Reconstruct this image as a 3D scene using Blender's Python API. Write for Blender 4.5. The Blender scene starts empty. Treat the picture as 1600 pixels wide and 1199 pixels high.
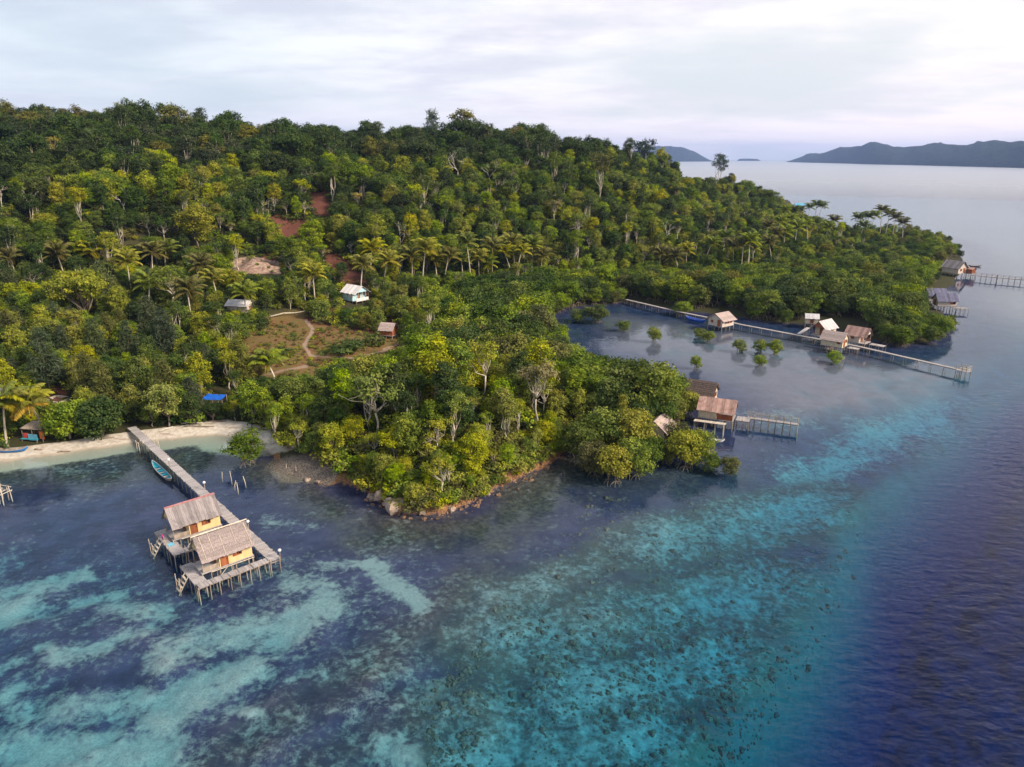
import bpy, math, random
import numpy as np
from mathutils import Vector, Matrix, Euler

random.seed(7)
RNG = np.random.default_rng(11)
SC = bpy.context.scene
COL = SC.collection
R = math.radians

# ------------------------------------------------------------------ camera
CAM_H, FPX = 42.0, 1100.0                 # metres above the sea, focal length in photo pixels
PITCH = math.atan(354 / 1100)             # horizon 354 px above the picture centre
cam_d = bpy.data.cameras.new('camera')
cam_d.sensor_width = 36.0
cam_d.lens = 36.0 * FPX / 1600.0
cam_d.clip_start, cam_d.clip_end = 0.5, 60000.0
cam = bpy.data.objects.new('camera', cam_d)
COL.objects.link(cam)
cam.location = (0, 0, CAM_H)
cam.rotation_euler = (math.pi / 2 - PITCH, 0, 0)
SC.camera = cam

# ------------------------------------------------------------------ sky, sun, exposure
SUN = Vector((0.80, -0.36, 0.60)).normalized()
world = bpy.data.worlds.new('World')
SC.world = world
world.use_nodes = True
wn, wl = world.node_tree.nodes, world.node_tree.links
wn.clear()
w_out = wn.new('ShaderNodeOutputWorld')
w_bg = wn.new('ShaderNodeBackground')
w_bg.inputs['Strength'].default_value = 0.1
world.cycles.sampling_method = 'MANUAL'; world.cycles.sample_map_resolution = 256
wl.new(w_bg.outputs[0], w_out.inputs[0])
sky = wn.new('ShaderNodeTexSky')
sky.sky_type = 'NISHITA'
sky.sun_disc = False
sky.sun_elevation = math.asin(SUN.z)
sky.sun_rotation = math.atan2(SUN.x, SUN.y)
sky.altitude = 50
sky.dust_density = 2.0
SKY_GAIN = 0.55


def wmath(op, a, b=None, clamp=False):
    n = wn.new('ShaderNodeMath'); n.operation = op; n.use_clamp = clamp
    for i, v in enumerate((a, b)):
        if v is None: continue
        if isinstance(v, (int, float)): n.inputs[i].default_value = v
        else: wl.new(v, n.inputs[i])
    return n.outputs[0]


def wmix(fac, a, b):
    n = wn.new('ShaderNodeMix'); n.data_type = 'RGBA'
    for s, v in ((n.inputs[0], fac), (n.inputs[6], a), (n.inputs[7], b)):
        if isinstance(v, (int, float)): s.default_value = v
        elif isinstance(v, tuple): s.default_value = (*v, 1)
        else: wl.new(v, s)
    return n.outputs[2]


tc = wn.new('ShaderNodeTexCoord')
sx = wn.new('ShaderNodeSeparateXYZ'); wl.new(tc.outputs['Generated'], sx.inputs[0])
zz = wmath('MAXIMUM', sx.outputs[2], 0.0)
den = wmath('ADD', zz, 0.12)
cx_ = wn.new('ShaderNodeCombineXYZ')
wl.new(wmath('DIVIDE', sx.outputs[0], den), cx_.inputs[0])
wl.new(wmath('DIVIDE', sx.outputs[1], den), cx_.inputs[1])


def wnoise(scale, detail, rough, off, stretch=(1, 1, 1)):
    mp = wn.new('ShaderNodeMapping'); mp.inputs['Location'].default_value = off
    mp.inputs['Scale'].default_value = stretch
    wl.new(cx_.outputs[0], mp.inputs[0])
    n = wn.new('ShaderNodeTexNoise'); n.inputs['Scale'].default_value = scale
    n.inputs['Detail'].default_value = detail; n.inputs['Roughness'].default_value = rough
    wl.new(mp.outputs[0], n.inputs['Vector'])
    return n.outputs[0]


def wramp(v, lo, hi):
    n = wn.new('ShaderNodeMapRange'); n.interpolation_type = 'SMOOTHSTEP'
    n.inputs[1].default_value = lo; n.inputs[2].default_value = hi
    wl.new(v, n.inputs[0])
    return n.outputs[0]


sidelight = wramp(sx.outputs[0], -0.75, 0.75)           # the sun stands behind cloud on the +x side
body = wnoise(0.55, 7, 0.55, (3.1, 1.7, 0), (0.9, 1.05, 1))
soft = wnoise(0.9, 8, 0.6, (8.4, 2.2, 5), (0.85, 1.1, 1))
high = wramp(zz, 0.36, 0.85)                                # the cloud sheet thins towards the zenith
cover = wmath('MULTIPLY', wramp(body, 0.30, 0.62), wmath('SUBTRACT', 1.0, wmath('MULTIPLY', high, 0.75)))
shade = wramp(soft, 0.40, 0.66)
lit = wmix(sidelight, (7.0, 7.7, 8.3), (10.4, 9.5, 9.2))
dim = wmix(sidelight, (5.3, 5.8, 6.9), (7.5, 6.9, 7.7))
cloud = wmix(shade, lit, dim)
hz = wramp(zz, 0.0, 0.13)
low = wmix(sidelight, (6.9, 6.9, 7.9), (10.0, 8.6, 8.9))
cloud = wmix(wmath('MULTIPLY', wmath('SUBTRACT', 1.0, hz), 0.75), cloud, low)
sg = wn.new('ShaderNodeVectorMath'); sg.operation = 'SCALE'; sg.inputs['Scale'].default_value = SKY_GAIN
wl.new(sky.outputs[0], sg.inputs[0])
clear = wmix(wmath('SUBTRACT', 0.75, wmath('MULTIPLY', high, 0.5)), sg.outputs[0], wmix(sidelight, (6.2, 7.2, 8.2), (8.6, 8.7, 8.8)))       # thin high veil over the blue
wl.new(wmix(cover, clear, cloud), w_bg.inputs['Color'])

sun_d = bpy.data.lights.new('sun', 'SUN')
sun_d.energy = 4.7
sun_d.angle = R(14)
sun_d.color = (1.0, 0.86, 0.68)
sun = bpy.data.objects.new('sun', sun_d)
COL.objects.link(sun)
sun.rotation_euler = (-SUN).to_track_quat('-Z', 'Y').to_euler()

SC.view_settings.view_transform = 'Standard'
SC.view_settings.look = 'None'
SC.view_settings.gamma = 1.0
SC.view_settings.use_curve_mapping = False
SC.view_settings.exposure = 0.40
SC.render.engine = 'CYCLES'
cy = SC.cycles
cy.max_bounces = 6; cy.diffuse_bounces = 3; cy.glossy_bounces = 2; cy.transmission_bounces = 3
cy.transparent_max_bounces = 10; cy.volume_bounces = 0
cy.caustics_reflective = False; cy.caustics_refractive = False
cy.use_denoising = True
cy.sample_clamp_indirect = 4.0


# ------------------------------------------------------------------ photo measurement -> place
def ray(px, py):
    x = (px - 800) / FPX; y = -(py - 599.5) / FPX
    return (x, math.cos(PITCH) + y * math.sin(PITCH), -math.sin(PITCH) + y * math.cos(PITCH))


def at(px, py, z=0.0):
    d = ray(px, py); t = (z - CAM_H) / d[2]
    return np.array([d[0] * t, d[1] * t, z])


def proj(x, y, z):
    z = np.asarray(z) - CAM_H
    f = y * math.cos(PITCH) - z * math.sin(PITCH)
    u = y * math.sin(PITCH) + z * math.cos(PITCH)
    return 800 + FPX * x / f, 599.5 - FPX * u / f


def smooth(a, b, v):
    t = np.clip((v - a) / (b - a), 0, 1)
    return t * t * (3 - 2 * t)


# ------------------------------------------------------------------ numeric noise
def _hash(ix, iy, seed):
    n = (ix.astype(np.int64) * 374761393 + iy.astype(np.int64) * 668265263 + seed * 982451653) & 0x7fffffff
    n = ((n ^ (n >> 13)) * 1274126177) & 0x7fffffff
    return ((n ^ (n >> 16)) & 0xffff) / 65535.0


def vnoise(x, y, seed=0):
    x0 = np.floor(x); y0 = np.floor(y); fx = x - x0; fy = y - y0
    fx = fx * fx * (3 - 2 * fx); fy = fy * fy * (3 - 2 * fy)
    a = _hash(x0, y0, seed); b = _hash(x0 + 1, y0, seed); c = _hash(x0, y0 + 1, seed); d = _hash(x0 + 1, y0 + 1, seed)
    return (a * (1 - fx) + b * fx) * (1 - fy) + (c * (1 - fx) + d * fx) * fy


def fbm(x, y, scale, octs=4, seed=0):
    s = 0; a = 0.5; t = 0
    for o in range(octs):
        s = s + a * vnoise(x / scale + 17.3 * o, y / scale - 9.1 * o, seed + o); t += a; a *= 0.5; scale *= 0.5
    return s / t


def in_poly(px, py, poly):
    px = np.asarray(px, float); py = np.asarray(py, float)
    r = np.zeros(px.shape, bool); n = len(poly); j = n - 1
    for i in range(n):
        xi, yi = poly[i]; xj, yj = poly[j]
        if yi != yj:
            r ^= ((yi > py) != (yj > py)) & (px < (xj - xi) * (py - yi) / (yj - yi) + xi)
        j = i
    return r


def seg_dist(px, py, a, b):
    ax, ay = a; bx, by = b
    dx, dy = bx - ax, by - ay
    t = np.clip(((px - ax) * dx + (py - ay) * dy) / max(dx * dx + dy * dy, 1e-9), 0, 1)
    return np.hypot(px - ax - t * dx, py - ay - t * dy)


def poly_sdf(x, y, poly):
    d = np.full(np.shape(x), 1e9)
    for i in range(len(poly)):
        d = np.minimum(d, seg_dist(x, y, poly[i - 1], poly[i]))
    return np.where(in_poly(x, y, poly), d, -d)


# ------------------------------------------------------------------ mesh helpers
def link(o, parent=None):
    COL.objects.link(o)
    if parent is not None: o.parent = parent
    return o


def tag(o, label=None, cat=None, group=None, kind=None):
    if label: o['label'] = label
    if cat: o['category'] = cat
    if group: o['group'] = group
    if kind: o['kind'] = kind
    return o


def empty(name, loc=(0, 0, 0), rz=0.0, label=None, cat=None, group=None):
    o = bpy.data.objects.new(name, None)
    o.empty_display_size = 0.3
    COL.objects.link(o)
    o.location = [float(v) for v in loc]; o.rotation_euler = (0, 0, rz)
    return tag(o, label, cat, group)


def fast_mesh(name, verts, faces, smooth_=False):
    """verts (n,3) array, faces (m,k) array with k = 3 or 4"""
    verts = np.ascontiguousarray(verts, dtype=np.float32); faces = np.ascontiguousarray(faces, dtype=np.int32)
    me = bpy.data.meshes.new(name)
    m, k = faces.shape
    me.vertices.add(len(verts)); me.vertices.foreach_set('co', verts.ravel())
    me.loops.add(m * k); me.loops.foreach_set('vertex_index', faces.ravel())
    me.polygons.add(m); me.polygons.foreach_set('loop_start', np.arange(0, m * k, k, dtype=np.int32))
    if smooth_: me.polygons.foreach_set('use_smooth', np.ones(m, bool))
    me.update(calc_edges=True)
    return me


class MB:
    """collects boxes, beams and tubes and links them as one mesh object"""
    def __init__(s): s.v = []; s.f = []

    def add(s, vs, fs):
        o = len(s.v); s.v += [tuple(map(float, p)) for p in vs]; s.f += [tuple(i + o for i in f) for f in fs]; return s

    def box(s, c, d, rz=0.0, rx=0.0, ry=0.0):
        m = Euler((rx, ry, rz)).to_matrix(); hx, hy, hz_ = d[0] / 2, d[1] / 2, d[2] / 2
        vs = [Vector(c) + m @ Vector((x, y, z)) for z in (-hz_, hz_) for x, y in ((-hx, -hy), (hx, -hy), (hx, hy), (-hx, hy))]
        return s.add(vs, [(3, 2, 1, 0), (4, 5, 6, 7), (0, 1, 5, 4), (1, 2, 6, 5), (2, 3, 7, 6), (3, 0, 4, 7)])

    def beam(s, a, b, w, h=None):
        h = h or w; a = Vector(a); b = Vector(b); d = (b - a).normalized()
        up = Vector((0, 0, 1)) if abs(d.z) < .95 else Vector((1, 0, 0))
        sd = d.cross(up).normalized() * w / 2; u = sd.cross(d).normalized() * h / 2
        vs = [p + e for p in (a, b) for e in (-sd - u, sd - u, sd + u, -sd + u)]
        return s.add(vs, [(0, 1, 2, 3), (7, 6, 5, 4), (0, 4, 5, 1), (1, 5, 6, 2), (2, 6, 7, 3), (3, 7, 4, 0)])

    def tube(s, pts, rad, n=6, cap=True):
        pts = [Vector(p) for p in pts]; rings = []
        base = len(s.v)
        for i, p in enumerate(pts):
            d = (pts[min(i + 1, len(pts) - 1)] - pts[max(i - 1, 0)]).normalized()
            up = Vector((0, 0, 1)) if abs(d.z) < .9 else Vector((1, 0, 0))
            a = d.cross(up).normalized(); b = a.cross(d)
            r = rad[i] if hasattr(rad, '__len__') else rad
            s.v += [tuple(p + (a * math.cos(t) + b * math.sin(t)) * r) for t in (2 * math.pi * k / n for k in range(n))]
        for i in range(len(pts) - 1):
            for k in range(n):
                q = base + i * n
                s.f.append((q + k, q + (k + 1) % n, q + n + (k + 1) % n, q + n + k))
        if cap:
            s.f.append(tuple(base + (len(pts) - 1) * n + k for k in range(n)))
            s.f.append(tuple(base + k for k in reversed(range(n))))
        return s

    def prism(s, poly, z0, z1):
        n = len(poly)
        return s.add([(x, y, z0) for x, y in poly] + [(x, y, z1) for x, y in poly],
                     [tuple(reversed(range(n))), tuple(range(n, 2 * n))] + [(i, (i + 1) % n, n + (i + 1) % n, n + i) for i in range(n)])

    def mesh(s, name, mat, smooth_=False):
        me = bpy.data.meshes.new(name); me.from_pydata(s.v, [], s.f)
        if smooth_:
            me.polygons.foreach_set('use_smooth', np.ones(len(me.polygons), bool))
        if mat is not None: me.materials.append(mat)
        me.update()
        return me

    def build(s, name, mat, parent=None, smooth_=False):
        return link(bpy.data.objects.new(name, s.mesh(name, mat, smooth_)), parent)


def inst(name, me, parent, loc=(0, 0, 0), rot=(0, 0, 0), scl=(1, 1, 1)):
    o = bpy.data.objects.new(name, me)
    link(o, parent); o.location = [float(v) for v in loc]; o.rotation_euler = rot; o.scale = scl
    return o


# ------------------------------------------------------------------ materials
def new_mat(name):
    m = bpy.data.materials.new(name); m.use_nodes = True
    nt = m.node_tree
    for n in list(nt.nodes): nt.nodes.remove(n)
    out = nt.nodes.new('ShaderNodeOutputMaterial')
    return m, nt, out


class NT:
    """short hand for wiring a node tree"""
    def __init__(s, nt): s.nt = nt

    def n(s, typ, **kw):
        nd = s.nt.nodes.new(typ)
        for k, v in kw.items(): setattr(nd, k, v)
        return nd

    def put(s, sock, v):
        if isinstance(v, bpy.types.NodeSocket): s.nt.links.new(v, sock)
        elif isinstance(v, tuple) and len(v) == 3 and sock.type == 'RGBA': sock.default_value = (*v, 1)
        else: sock.default_value = v

    def math(s, op, a, b=0.0, clamp=False):
        nd = s.n('ShaderNodeMath', operation=op, use_clamp=clamp); s.put(nd.inputs[0], a); s.put(nd.inputs[1], b); return nd.outputs[0]

    def mix(s, f, a, b, blend='MIX'):
        nd = s.n('ShaderNodeMix', data_type='RGBA', blend_type=blend); s.put(nd.inputs[0], f); s.put(nd.inputs[6], a); s.put(nd.inputs[7], b); return nd.outputs[2]

    def noise(s, vec, scale, detail=3.0, rough=0.55, dist=0.0):
        nd = s.n('ShaderNodeTexNoise'); s.put(nd.inputs['Vector'], vec); s.put(nd.inputs['Scale'], scale)
        s.put(nd.inputs['Detail'], detail); s.put(nd.inputs['Roughness'], rough); s.put(nd.inputs['Distortion'], dist)
        return nd.outputs[0]

    def ramp(s, v, lo, hi, a=0.0, b=1.0):
        nd = s.n('ShaderNodeMapRange', interpolation_type='SMOOTHSTEP')
        for i, q in enumerate((v, lo, hi, a, b)): s.put(nd.inputs[i], q)
        return nd.outputs[0]

    def mapping(s, vec, scale=(1, 1, 1), rot=(0, 0, 0), loc=(0, 0, 0)):
        nd = s.n('ShaderNodeMapping'); s.put(nd.inputs[0], vec)
        nd.inputs['Scale'].default_value = scale; nd.inputs['Rotation'].default_value = rot; nd.inputs['Location'].default_value = loc
        return nd.outputs[0]

    def bump(s, h, strength, dist=0.05, normal=None):
        nd = s.n('ShaderNodeBump'); s.put(nd.inputs['Height'], h); s.put(nd.inputs['Strength'], strength); s.put(nd.inputs['Distance'], dist)
        if normal is not None: s.put(nd.inputs['Normal'], normal)
        return nd.outputs[0]

    def attr(s, name, out='Color'):
        nd = s.n('ShaderNodeAttribute', attribute_name=name); return nd.outputs[out]

    def principled(s, col, rough=0.8, normal=None, spec=0.3, metal=0.0):
        nd = s.n('ShaderNodeBsdfPrincipled'); s.put(nd.inputs['Base Color'], col); s.put(nd.inputs['Roughness'], rough)
        s.put(nd.inputs['Specular IOR Level'], spec); s.put(nd.inputs['Metallic'], metal)
        if normal is not None: s.put(nd.inputs['Normal'], normal)
        return nd.outputs[0]


def surf_mat(name, c1, c2, scale=3.0, stretch=(1, 1, 1), rough=0.85, bump=0.3, rand=0.25, streak=None, spec=0.25, metal=0.0, dirt=(0.10, 0.08, 0.06), dirt_amt=0.35):
    """weathered surface: two tones broken up by noise, per-piece variation, stains and fine relief"""
    m, nt, out = new_mat(name); t = NT(nt)
    co = t.n('ShaderNodeTexCoord').outputs['Object']
    oi = t.n('ShaderNodeObjectInfo')
    v = t.n('ShaderNodeVectorMath', operation='ADD'); t.put(v.inputs[0], co)
    sc = t.n('ShaderNodeVectorMath', operation='SCALE'); t.put(sc.inputs[0], oi.outputs['Location']); sc.inputs['Scale'].default_value = 0.731
    t.put(v.inputs[1], sc.outputs[0])
    vec = t.mapping(v.outputs[0], stretch)
    a = t.noise(vec, scale, 4, 0.6)
    col = t.mix(t.ramp(a, 0.32, 0.68), c1, c2)
    st = t.noise(v.outputs[0], 0.9, 4, 0.65)
    col = t.mix(t.math('MULTIPLY', t.ramp(st, 0.52, 0.75), dirt_amt), col, dirt)
    if streak:
        w = t.noise(t.mapping(v.outputs[0], streak[1]), streak[2], 3, 0.5)
        col = t.mix(t.math('MULTIPLY', t.ramp(w, streak[3], streak[4]), streak[5]), col, streak[0])
    hs = t.n('ShaderNodeHueSaturation'); t.put(hs.inputs['Color'], col)
    t.put(hs.inputs['Value'], t.math('ADD', 1 - rand / 2, t.math('MULTIPLY', oi.outputs['Random'], rand)))
    fine = t.noise(vec, scale * 6, 3, 0.6)
    nrm = t.bump(fine, bump, 0.03)
    nt.links.new(t.principled(hs.outputs[0], rough, nrm, spec, metal), out.inputs[0])
    return m


def leaf_mat(name, trans=0.30, rough=0.6, spec=0.14):
    """foliage: the tint is the object's colour, tone varies from spray to spray and plant to plant"""
    m, nt, out = new_mat(name); t = NT(nt)
    oi = t.n('ShaderNodeObjectInfo')
    tone = t.attr('tone', 'Fac')
    ia = t.n('ShaderNodeAttribute', attribute_name='tint', attribute_type='INSTANCER')       # tint of a plant within the mass
    has = t.math('GREATER_THAN', t.math('ADD', ia.outputs['Fac'], 0.0), 1e-5)
    hs = t.n('ShaderNodeHueSaturation'); t.put(hs.inputs['Color'], t.mix(has, oi.outputs['Color'], ia.outputs['Color']))
    t.put(hs.inputs['Hue'], t.math('ADD', 0.5, t.math('MULTIPLY', t.math('SUBTRACT', tone, 0.55), -0.055)))
    t.put(hs.inputs['Saturation'], t.math('ADD', 0.86, t.math('MULTIPLY', oi.outputs['Random'], 0.22)))
    t.put(hs.inputs['Value'], t.math('MULTIPLY', t.math('ADD', 0.42, t.math('MULTIPLY', tone, 1.08)),
                                     t.math('ADD', 0.82, t.math('MULTIPLY', oi.outputs['Random'], 0.36))))
    p = t.principled(hs.outputs[0], rough, None, spec)
    tr = t.n('ShaderNodeBsdfTranslucent')
    t.put(tr.inputs[0], t.mix(1.0, hs.outputs[0], (0.9, 1.0, 0.4), 'MULTIPLY'))
    mx = t.n('ShaderNodeMixShader'); mx.inputs[0].default_value = trans
    nt.links.new(p, mx.inputs[1]); nt.links.new(tr.outputs[0], mx.inputs[2]); nt.links.new(mx.outputs[0], out.inputs[0])
    return m


M = {}
M['leaf'] = leaf_mat('leaf')
M['frond'] = leaf_mat('frond', 0.25, 0.5, 0.25)
M['bark'] = surf_mat('bark', (0.16, 0.12, 0.09), (0.27, 0.22, 0.17), 2.5, (1, 1, 0.3))
M['bark_pale'] = surf_mat('bark_pale', (0.36, 0.31, 0.24), (0.55, 0.49, 0.40), 2.5, (1, 1, 0.3), dirt_amt=0.2)
M['bark_white'] = surf_mat('bark_white', (0.50, 0.46, 0.41), (0.68, 0.64, 0.58), 2.0, (1, 1, 0.3), dirt_amt=0.15)
M['deck'] = surf_mat('deck_wood', (0.29, 0.265, 0.27), (0.44, 0.405, 0.405), 2.0, (1, 6, 1), bump=0.4, rand=0.35, dirt=(0.24, 0.21, 0.2))
M['post'] = surf_mat('post_wood', (0.22, 0.17, 0.13), (0.40, 0.33, 0.27), 3.0, (1, 1, 0.3), rand=0.4)
M['pole'] = surf_mat('pole_wood', (0.48, 0.40, 0.32), (0.62, 0.55, 0.46), 3.0, (1, 1, 0.3), rand=0.25)
M['thatch'] = surf_mat('thatch', (0.235, 0.185, 0.175), (0.385, 0.32, 0.31), 6.0, (3.0, 0.5, 0.5), bump=0.8, rand=0.3, dirt=(0.12, 0.09, 0.08), dirt_amt=0.6)
M['thatch_dark'] = surf_mat('thatch_dark', (0.075, 0.055, 0.05), (0.14, 0.10, 0.09), 6.0, (3.0, 0.5, 0.5), bump=0.8, rand=0.2)
M['thatch_pink'] = surf_mat('thatch_pink', (0.34, 0.26, 0.24), (0.50, 0.40, 0.37), 6.0, (3.0, 0.5, 0.5), bump=0.8, rand=0.25, dirt=(0.2, 0.14, 0.12))
M['roof_board'] = surf_mat('roof_board', (0.20, 0.175, 0.18), (0.31, 0.27, 0.27), 2.5, (6, 0.6, 1), bump=0.5, rand=0.55, dirt=(0.09, 0.08, 0.09), dirt_amt=0.6)
M['rust'] = surf_mat('rusty_sheet', (0.42, 0.30, 0.27), (0.30, 0.15, 0.12), 2.5, (5, 0.6, 1), rough=0.6, bump=0.3, rand=0.55, dirt=(0.17, 0.07, 0.055), dirt_amt=0.8)
M['zinc'] = surf_mat('zinc_sheet', (0.52, 0.50, 0.52), (0.66, 0.63, 0.63), 2.0, (5, 0.6, 1), rough=0.5, bump=0.2, rand=0.25, spec=0.4)
M['blue_sheet'] = surf_mat('blue_grey_sheet', (0.10, 0.10, 0.17), (0.20, 0.19, 0.28), 2.0, (5, 0.6, 1), rough=0.5, bump=0.2, rand=0.6, spec=0.4)
M['purple_sheet'] = surf_mat('purple_sheet', (0.10, 0.07, 0.17), (0.15, 0.11, 0.23), 2.0, (5, 0.6, 1), rough=0.5, bump=0.2, rand=0.2, spec=0.4)
M['yellow_wall'] = surf_mat('yellow_plywood', (0.62, 0.43, 0.20), (0.72, 0.53, 0.28), 1.6, (1, 1, 0.4), bump=0.15, rand=0.12, dirt=(0.45, 0.27, 0.12), dirt_amt=0.4)
M['cream_wall'] = surf_mat('cream_mat_wall', (0.55, 0.44, 0.30), (0.68, 0.57, 0.42), 3.0, (1, 1, 0.4), bump=0.3, rand=0.15)
M['pale_wall'] = surf_mat('pale_wall', (0.46, 0.39, 0.335), (0.57, 0.49, 0.42), 2.0, (1, 1, 0.4), bump=0.2, rand=0.12)
M['red_wood'] = surf_mat('red_brown_wood', (0.24, 0.075, 0.035), (0.36, 0.12, 0.05), 3.0, (1, 1, 0.3), rand=0.3)
M['dark'] = surf_mat('dark_opening', (0.015, 0.012, 0.01), (0.03, 0.022, 0.018), 2.0, rand=0.2)
M['ridge_red'] = surf_mat('red_ridge_board', (0.26, 0.10, 0.11), (0.35, 0.17, 0.17), 3.0, rand=0.2)
M['white'] = surf_mat('white_paint', (0.72, 0.71, 0.68), (0.82, 0.81, 0.78), 2.0, rand=0.1, dirt_amt=0.2)
M['blue_wall'] = surf_mat('pale_blue_paint', (0.40, 0.62, 0.70), (0.50, 0.72, 0.78), 2.0, rand=0.1, dirt_amt=0.2)
M['teal'] = surf_mat('teal_paint', (0.02, 0.26, 0.36), (0.05, 0.36, 0.46), 2.0, rand=0.15, dirt_amt=0.3)
M['boat_blue'] = surf_mat('boat_blue_paint', (0.015, 0.14, 0.42), (0.03, 0.22, 0.55), 2.0, rough=0.5, rand=0.15, dirt_amt=0.3)
M['tarp'] = surf_mat('blue_tarpaulin', (0.005, 0.09, 0.52), (0.015, 0.14, 0.62), 2.0, rough=0.5, rand=0.1, dirt_amt=0.15)
M['sky_blue'] = surf_mat('light_blue_paint', (0.12, 0.42, 0.60), (0.2, 0.52, 0.68), 2.0, rand=0.15)
M['orange'] = surf_mat('orange_paint', (0.55, 0.12, 0.03), (0.65, 0.18, 0.05), 2.0, rand=0.2)
M['red'] = surf_mat('red_cloth', (0.5, 0.05, 0.05), (0.6, 0.09, 0.08), 2.0, rand=0.2)
M['pink'] = surf_mat('pink_cloth', (0.62, 0.03, 0.22), (0.72, 0.07, 0.32), 4.0, rand=0.2, dirt_amt=0.1)
M['concrete'] = surf_mat('concrete', (0.42, 0.36, 0.32), (0.58, 0.50, 0.45), 2.0, rand=0.15)
M['soil'] = surf_mat('brown_soil', (0.12, 0.05, 0.035), (0.18, 0.08, 0.055), 2.0, rand=0.15)
M['rock'] = surf_mat('rock', (0.20, 0.15, 0.12), (0.40, 0.31, 0.25), 1.3, rand=0.35, bump=0.9, dirt=(0.07, 0.06, 0.05), dirt_amt=0.6)
M['coral'] = surf_mat('coral_head', (0.045, 0.05, 0.05), (0.12, 0.115, 0.10), 2.5, rand=0.5, bump=0.9, dirt=(0.03, 0.03, 0.03), dirt_amt=0.5)
M['rubble'] = surf_mat('brown_rubble', (0.10, 0.06, 0.04), (0.24, 0.15, 0.10), 1.3, rand=0.6, bump=0.9, dirt=(0.05, 0.04, 0.03), dirt_amt=0.6)
M['cliff'] = surf_mat('cliff_rock', (0.20, 0.115, 0.085), (0.42, 0.31, 0.245), 0.9, (1, 1, 2), rand=0.1, bump=0.9, dirt=(0.20, 0.09, 0.06), dirt_amt=0.8)
M['lampglass'] = surf_mat('lamp_globe', (0.8, 0.8, 0.78), (0.88, 0.88, 0.86), 2.0, rough=0.3, rand=0.05, dirt_amt=0.0)
# ================================================================== TERRAIN
COAST_PX = [(-420, 790), (-200, 755), (-60, 735), (0, 723), (60, 714), (137, 703), (220, 690), (280, 684), (340, 677), (380, 684),
            (412, 700), (436, 728), (462, 745), (500, 757), (545, 757), (575, 766), (592, 786), (622, 799), (650, 804), (687, 806),
            (725, 791), (762, 775), (800, 757), (845, 733), (880, 710), (893, 698), (905, 690), (935, 697), (970, 697), (1005, 692),
            (1040, 684), (1062, 668), (1066, 640), (1045, 615), (1015, 600), (975, 583), (930, 570), (885, 560), (866, 540), (858, 515),
            (858, 494), (880, 483), (930, 476), (975, 473), (1030, 480), (1080, 487), (1140, 495), (1200, 502), (1260, 507), (1310, 514),
            (1345, 527), (1400, 540), (1450, 534), (1482, 517), (1486, 500), (1462, 483), (1452, 470), (1468, 455), (1490, 445),
            (1497, 430), (1503, 412), (1500, 395), (1475, 378), (1440, 368), (1380, 364), (1320, 364), (1292, 360), (1266, 348),
            (1243, 328), (1232, 312)]
COAST = [tuple(at(*p)[:2]) for p in COAST_PX] + [(150, 640), (40, 680), (-150, 720), (-450, 700), (-700, 500), (-600, 200), (-260, 60)]
REEF_PX = [(1000, 1500), (1085, 1199), (1180, 1065), (1285, 930), (1332, 835), (1345, 778), (1420, 718), (1500, 655), (1560, 605),
           (1640, 555), (1780, 500), (1950, 430), (1950, 330), (1500, 296), (1240, 285)]
REEF = [tuple(at(*p)[:2]) for p in REEF_PX] + [(-900, 900), (-900, -200), (0, -60)]


def sky_pt(px, py, dist, tree):
    d = ray(px, py); return (d[0] / d[1] * dist, dist, CAM_H + d[2] / d[1] * dist - tree)


CTRL = []
for px, py, z in [(100, 690, .9), (205, 668, 1.1), (330, 662, 1.1), (88, 625, 2.0), (338, 620, 2.4), (0, 610, 2.2), (200, 600, 2.4), (480, 545, 4.0),
                  (420, 525, 4.4), (600, 525, 4.0), (370, 485, 6.5), (555, 468, 6.0), (440, 492, 5.2), (250, 520, 4.5), (100, 520, 5.5), (0, 520, 6.0),
                  (395, 428, 9.5), (395, 404, 14.5), (300, 425, 10.0), (560, 420, 9.5), (450, 355, 19.5), (500, 310, 28.0), (200, 420, 11.0), (50, 400, 14.0),
                  (640, 655, 5.5), (740, 640, 6.0), (700, 745, 3.2), (800, 690, 4.0), (560, 690, 2.8), (480, 640, 2.6), (860, 640, 2.0), (700, 570, 1.5),
                  (780, 520, .5), (860, 600, .7), (680, 500, 1.4), (960, 640, .5), (1030, 650, .4), (900, 600, .5),
                  (600, 440, 7.0), (700, 432, 6.0), (830, 430, 5.0), (920, 435, 2.5), (1020, 440, 1.8), (1130, 410, 4.0), (1250, 470, .7), (1400, 480, .7),
                  (1400, 420, .7), (1250, 400, 2.0), (1330, 370, 1.4), (1440, 380, .9), (1230, 350, 4.0), (900, 380, 13.0), (1020, 380, 11.0), (740, 380, 14.0), (620, 370, 18.0),
                  (300, 330, 26.0), (150, 330, 27.0), (0, 330, 27.0), (900, 320, 24.0), (1030, 320, 22.0), (1120, 330, 14.0), (700, 310, 27.0)]:
    p = at(px, py, z); CTRL.append((p[0], p[1], z))
SKYLINE = [(-250, 200, 380), (-100, 192, 380), (0, 192, 385), (100, 174, 390), (200, 182, 385), (270, 192, 380), (330, 184, 375), (450, 204, 370), (560, 216, 360), (650, 198, 350),
           (760, 200, 355), (850, 206, 375), (900, 216, 385), (1000, 230, 400), (1060, 245, 415), (1090, 266, 425), (1140, 266, 430), (1190, 284, 440), (1225, 312, 450)]
for px, py, dist in SKYLINE:
    x, y, z = sky_pt(px, py, dist, 11.5); CTRL.append((x, y, z))
    CTRL.append((x * 1.3, y * 1.3, z * 0.55)); CTRL.append((x * 1.6, y * 1.6, 5.0))
CTRL = np.array(CTRL)


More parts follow.
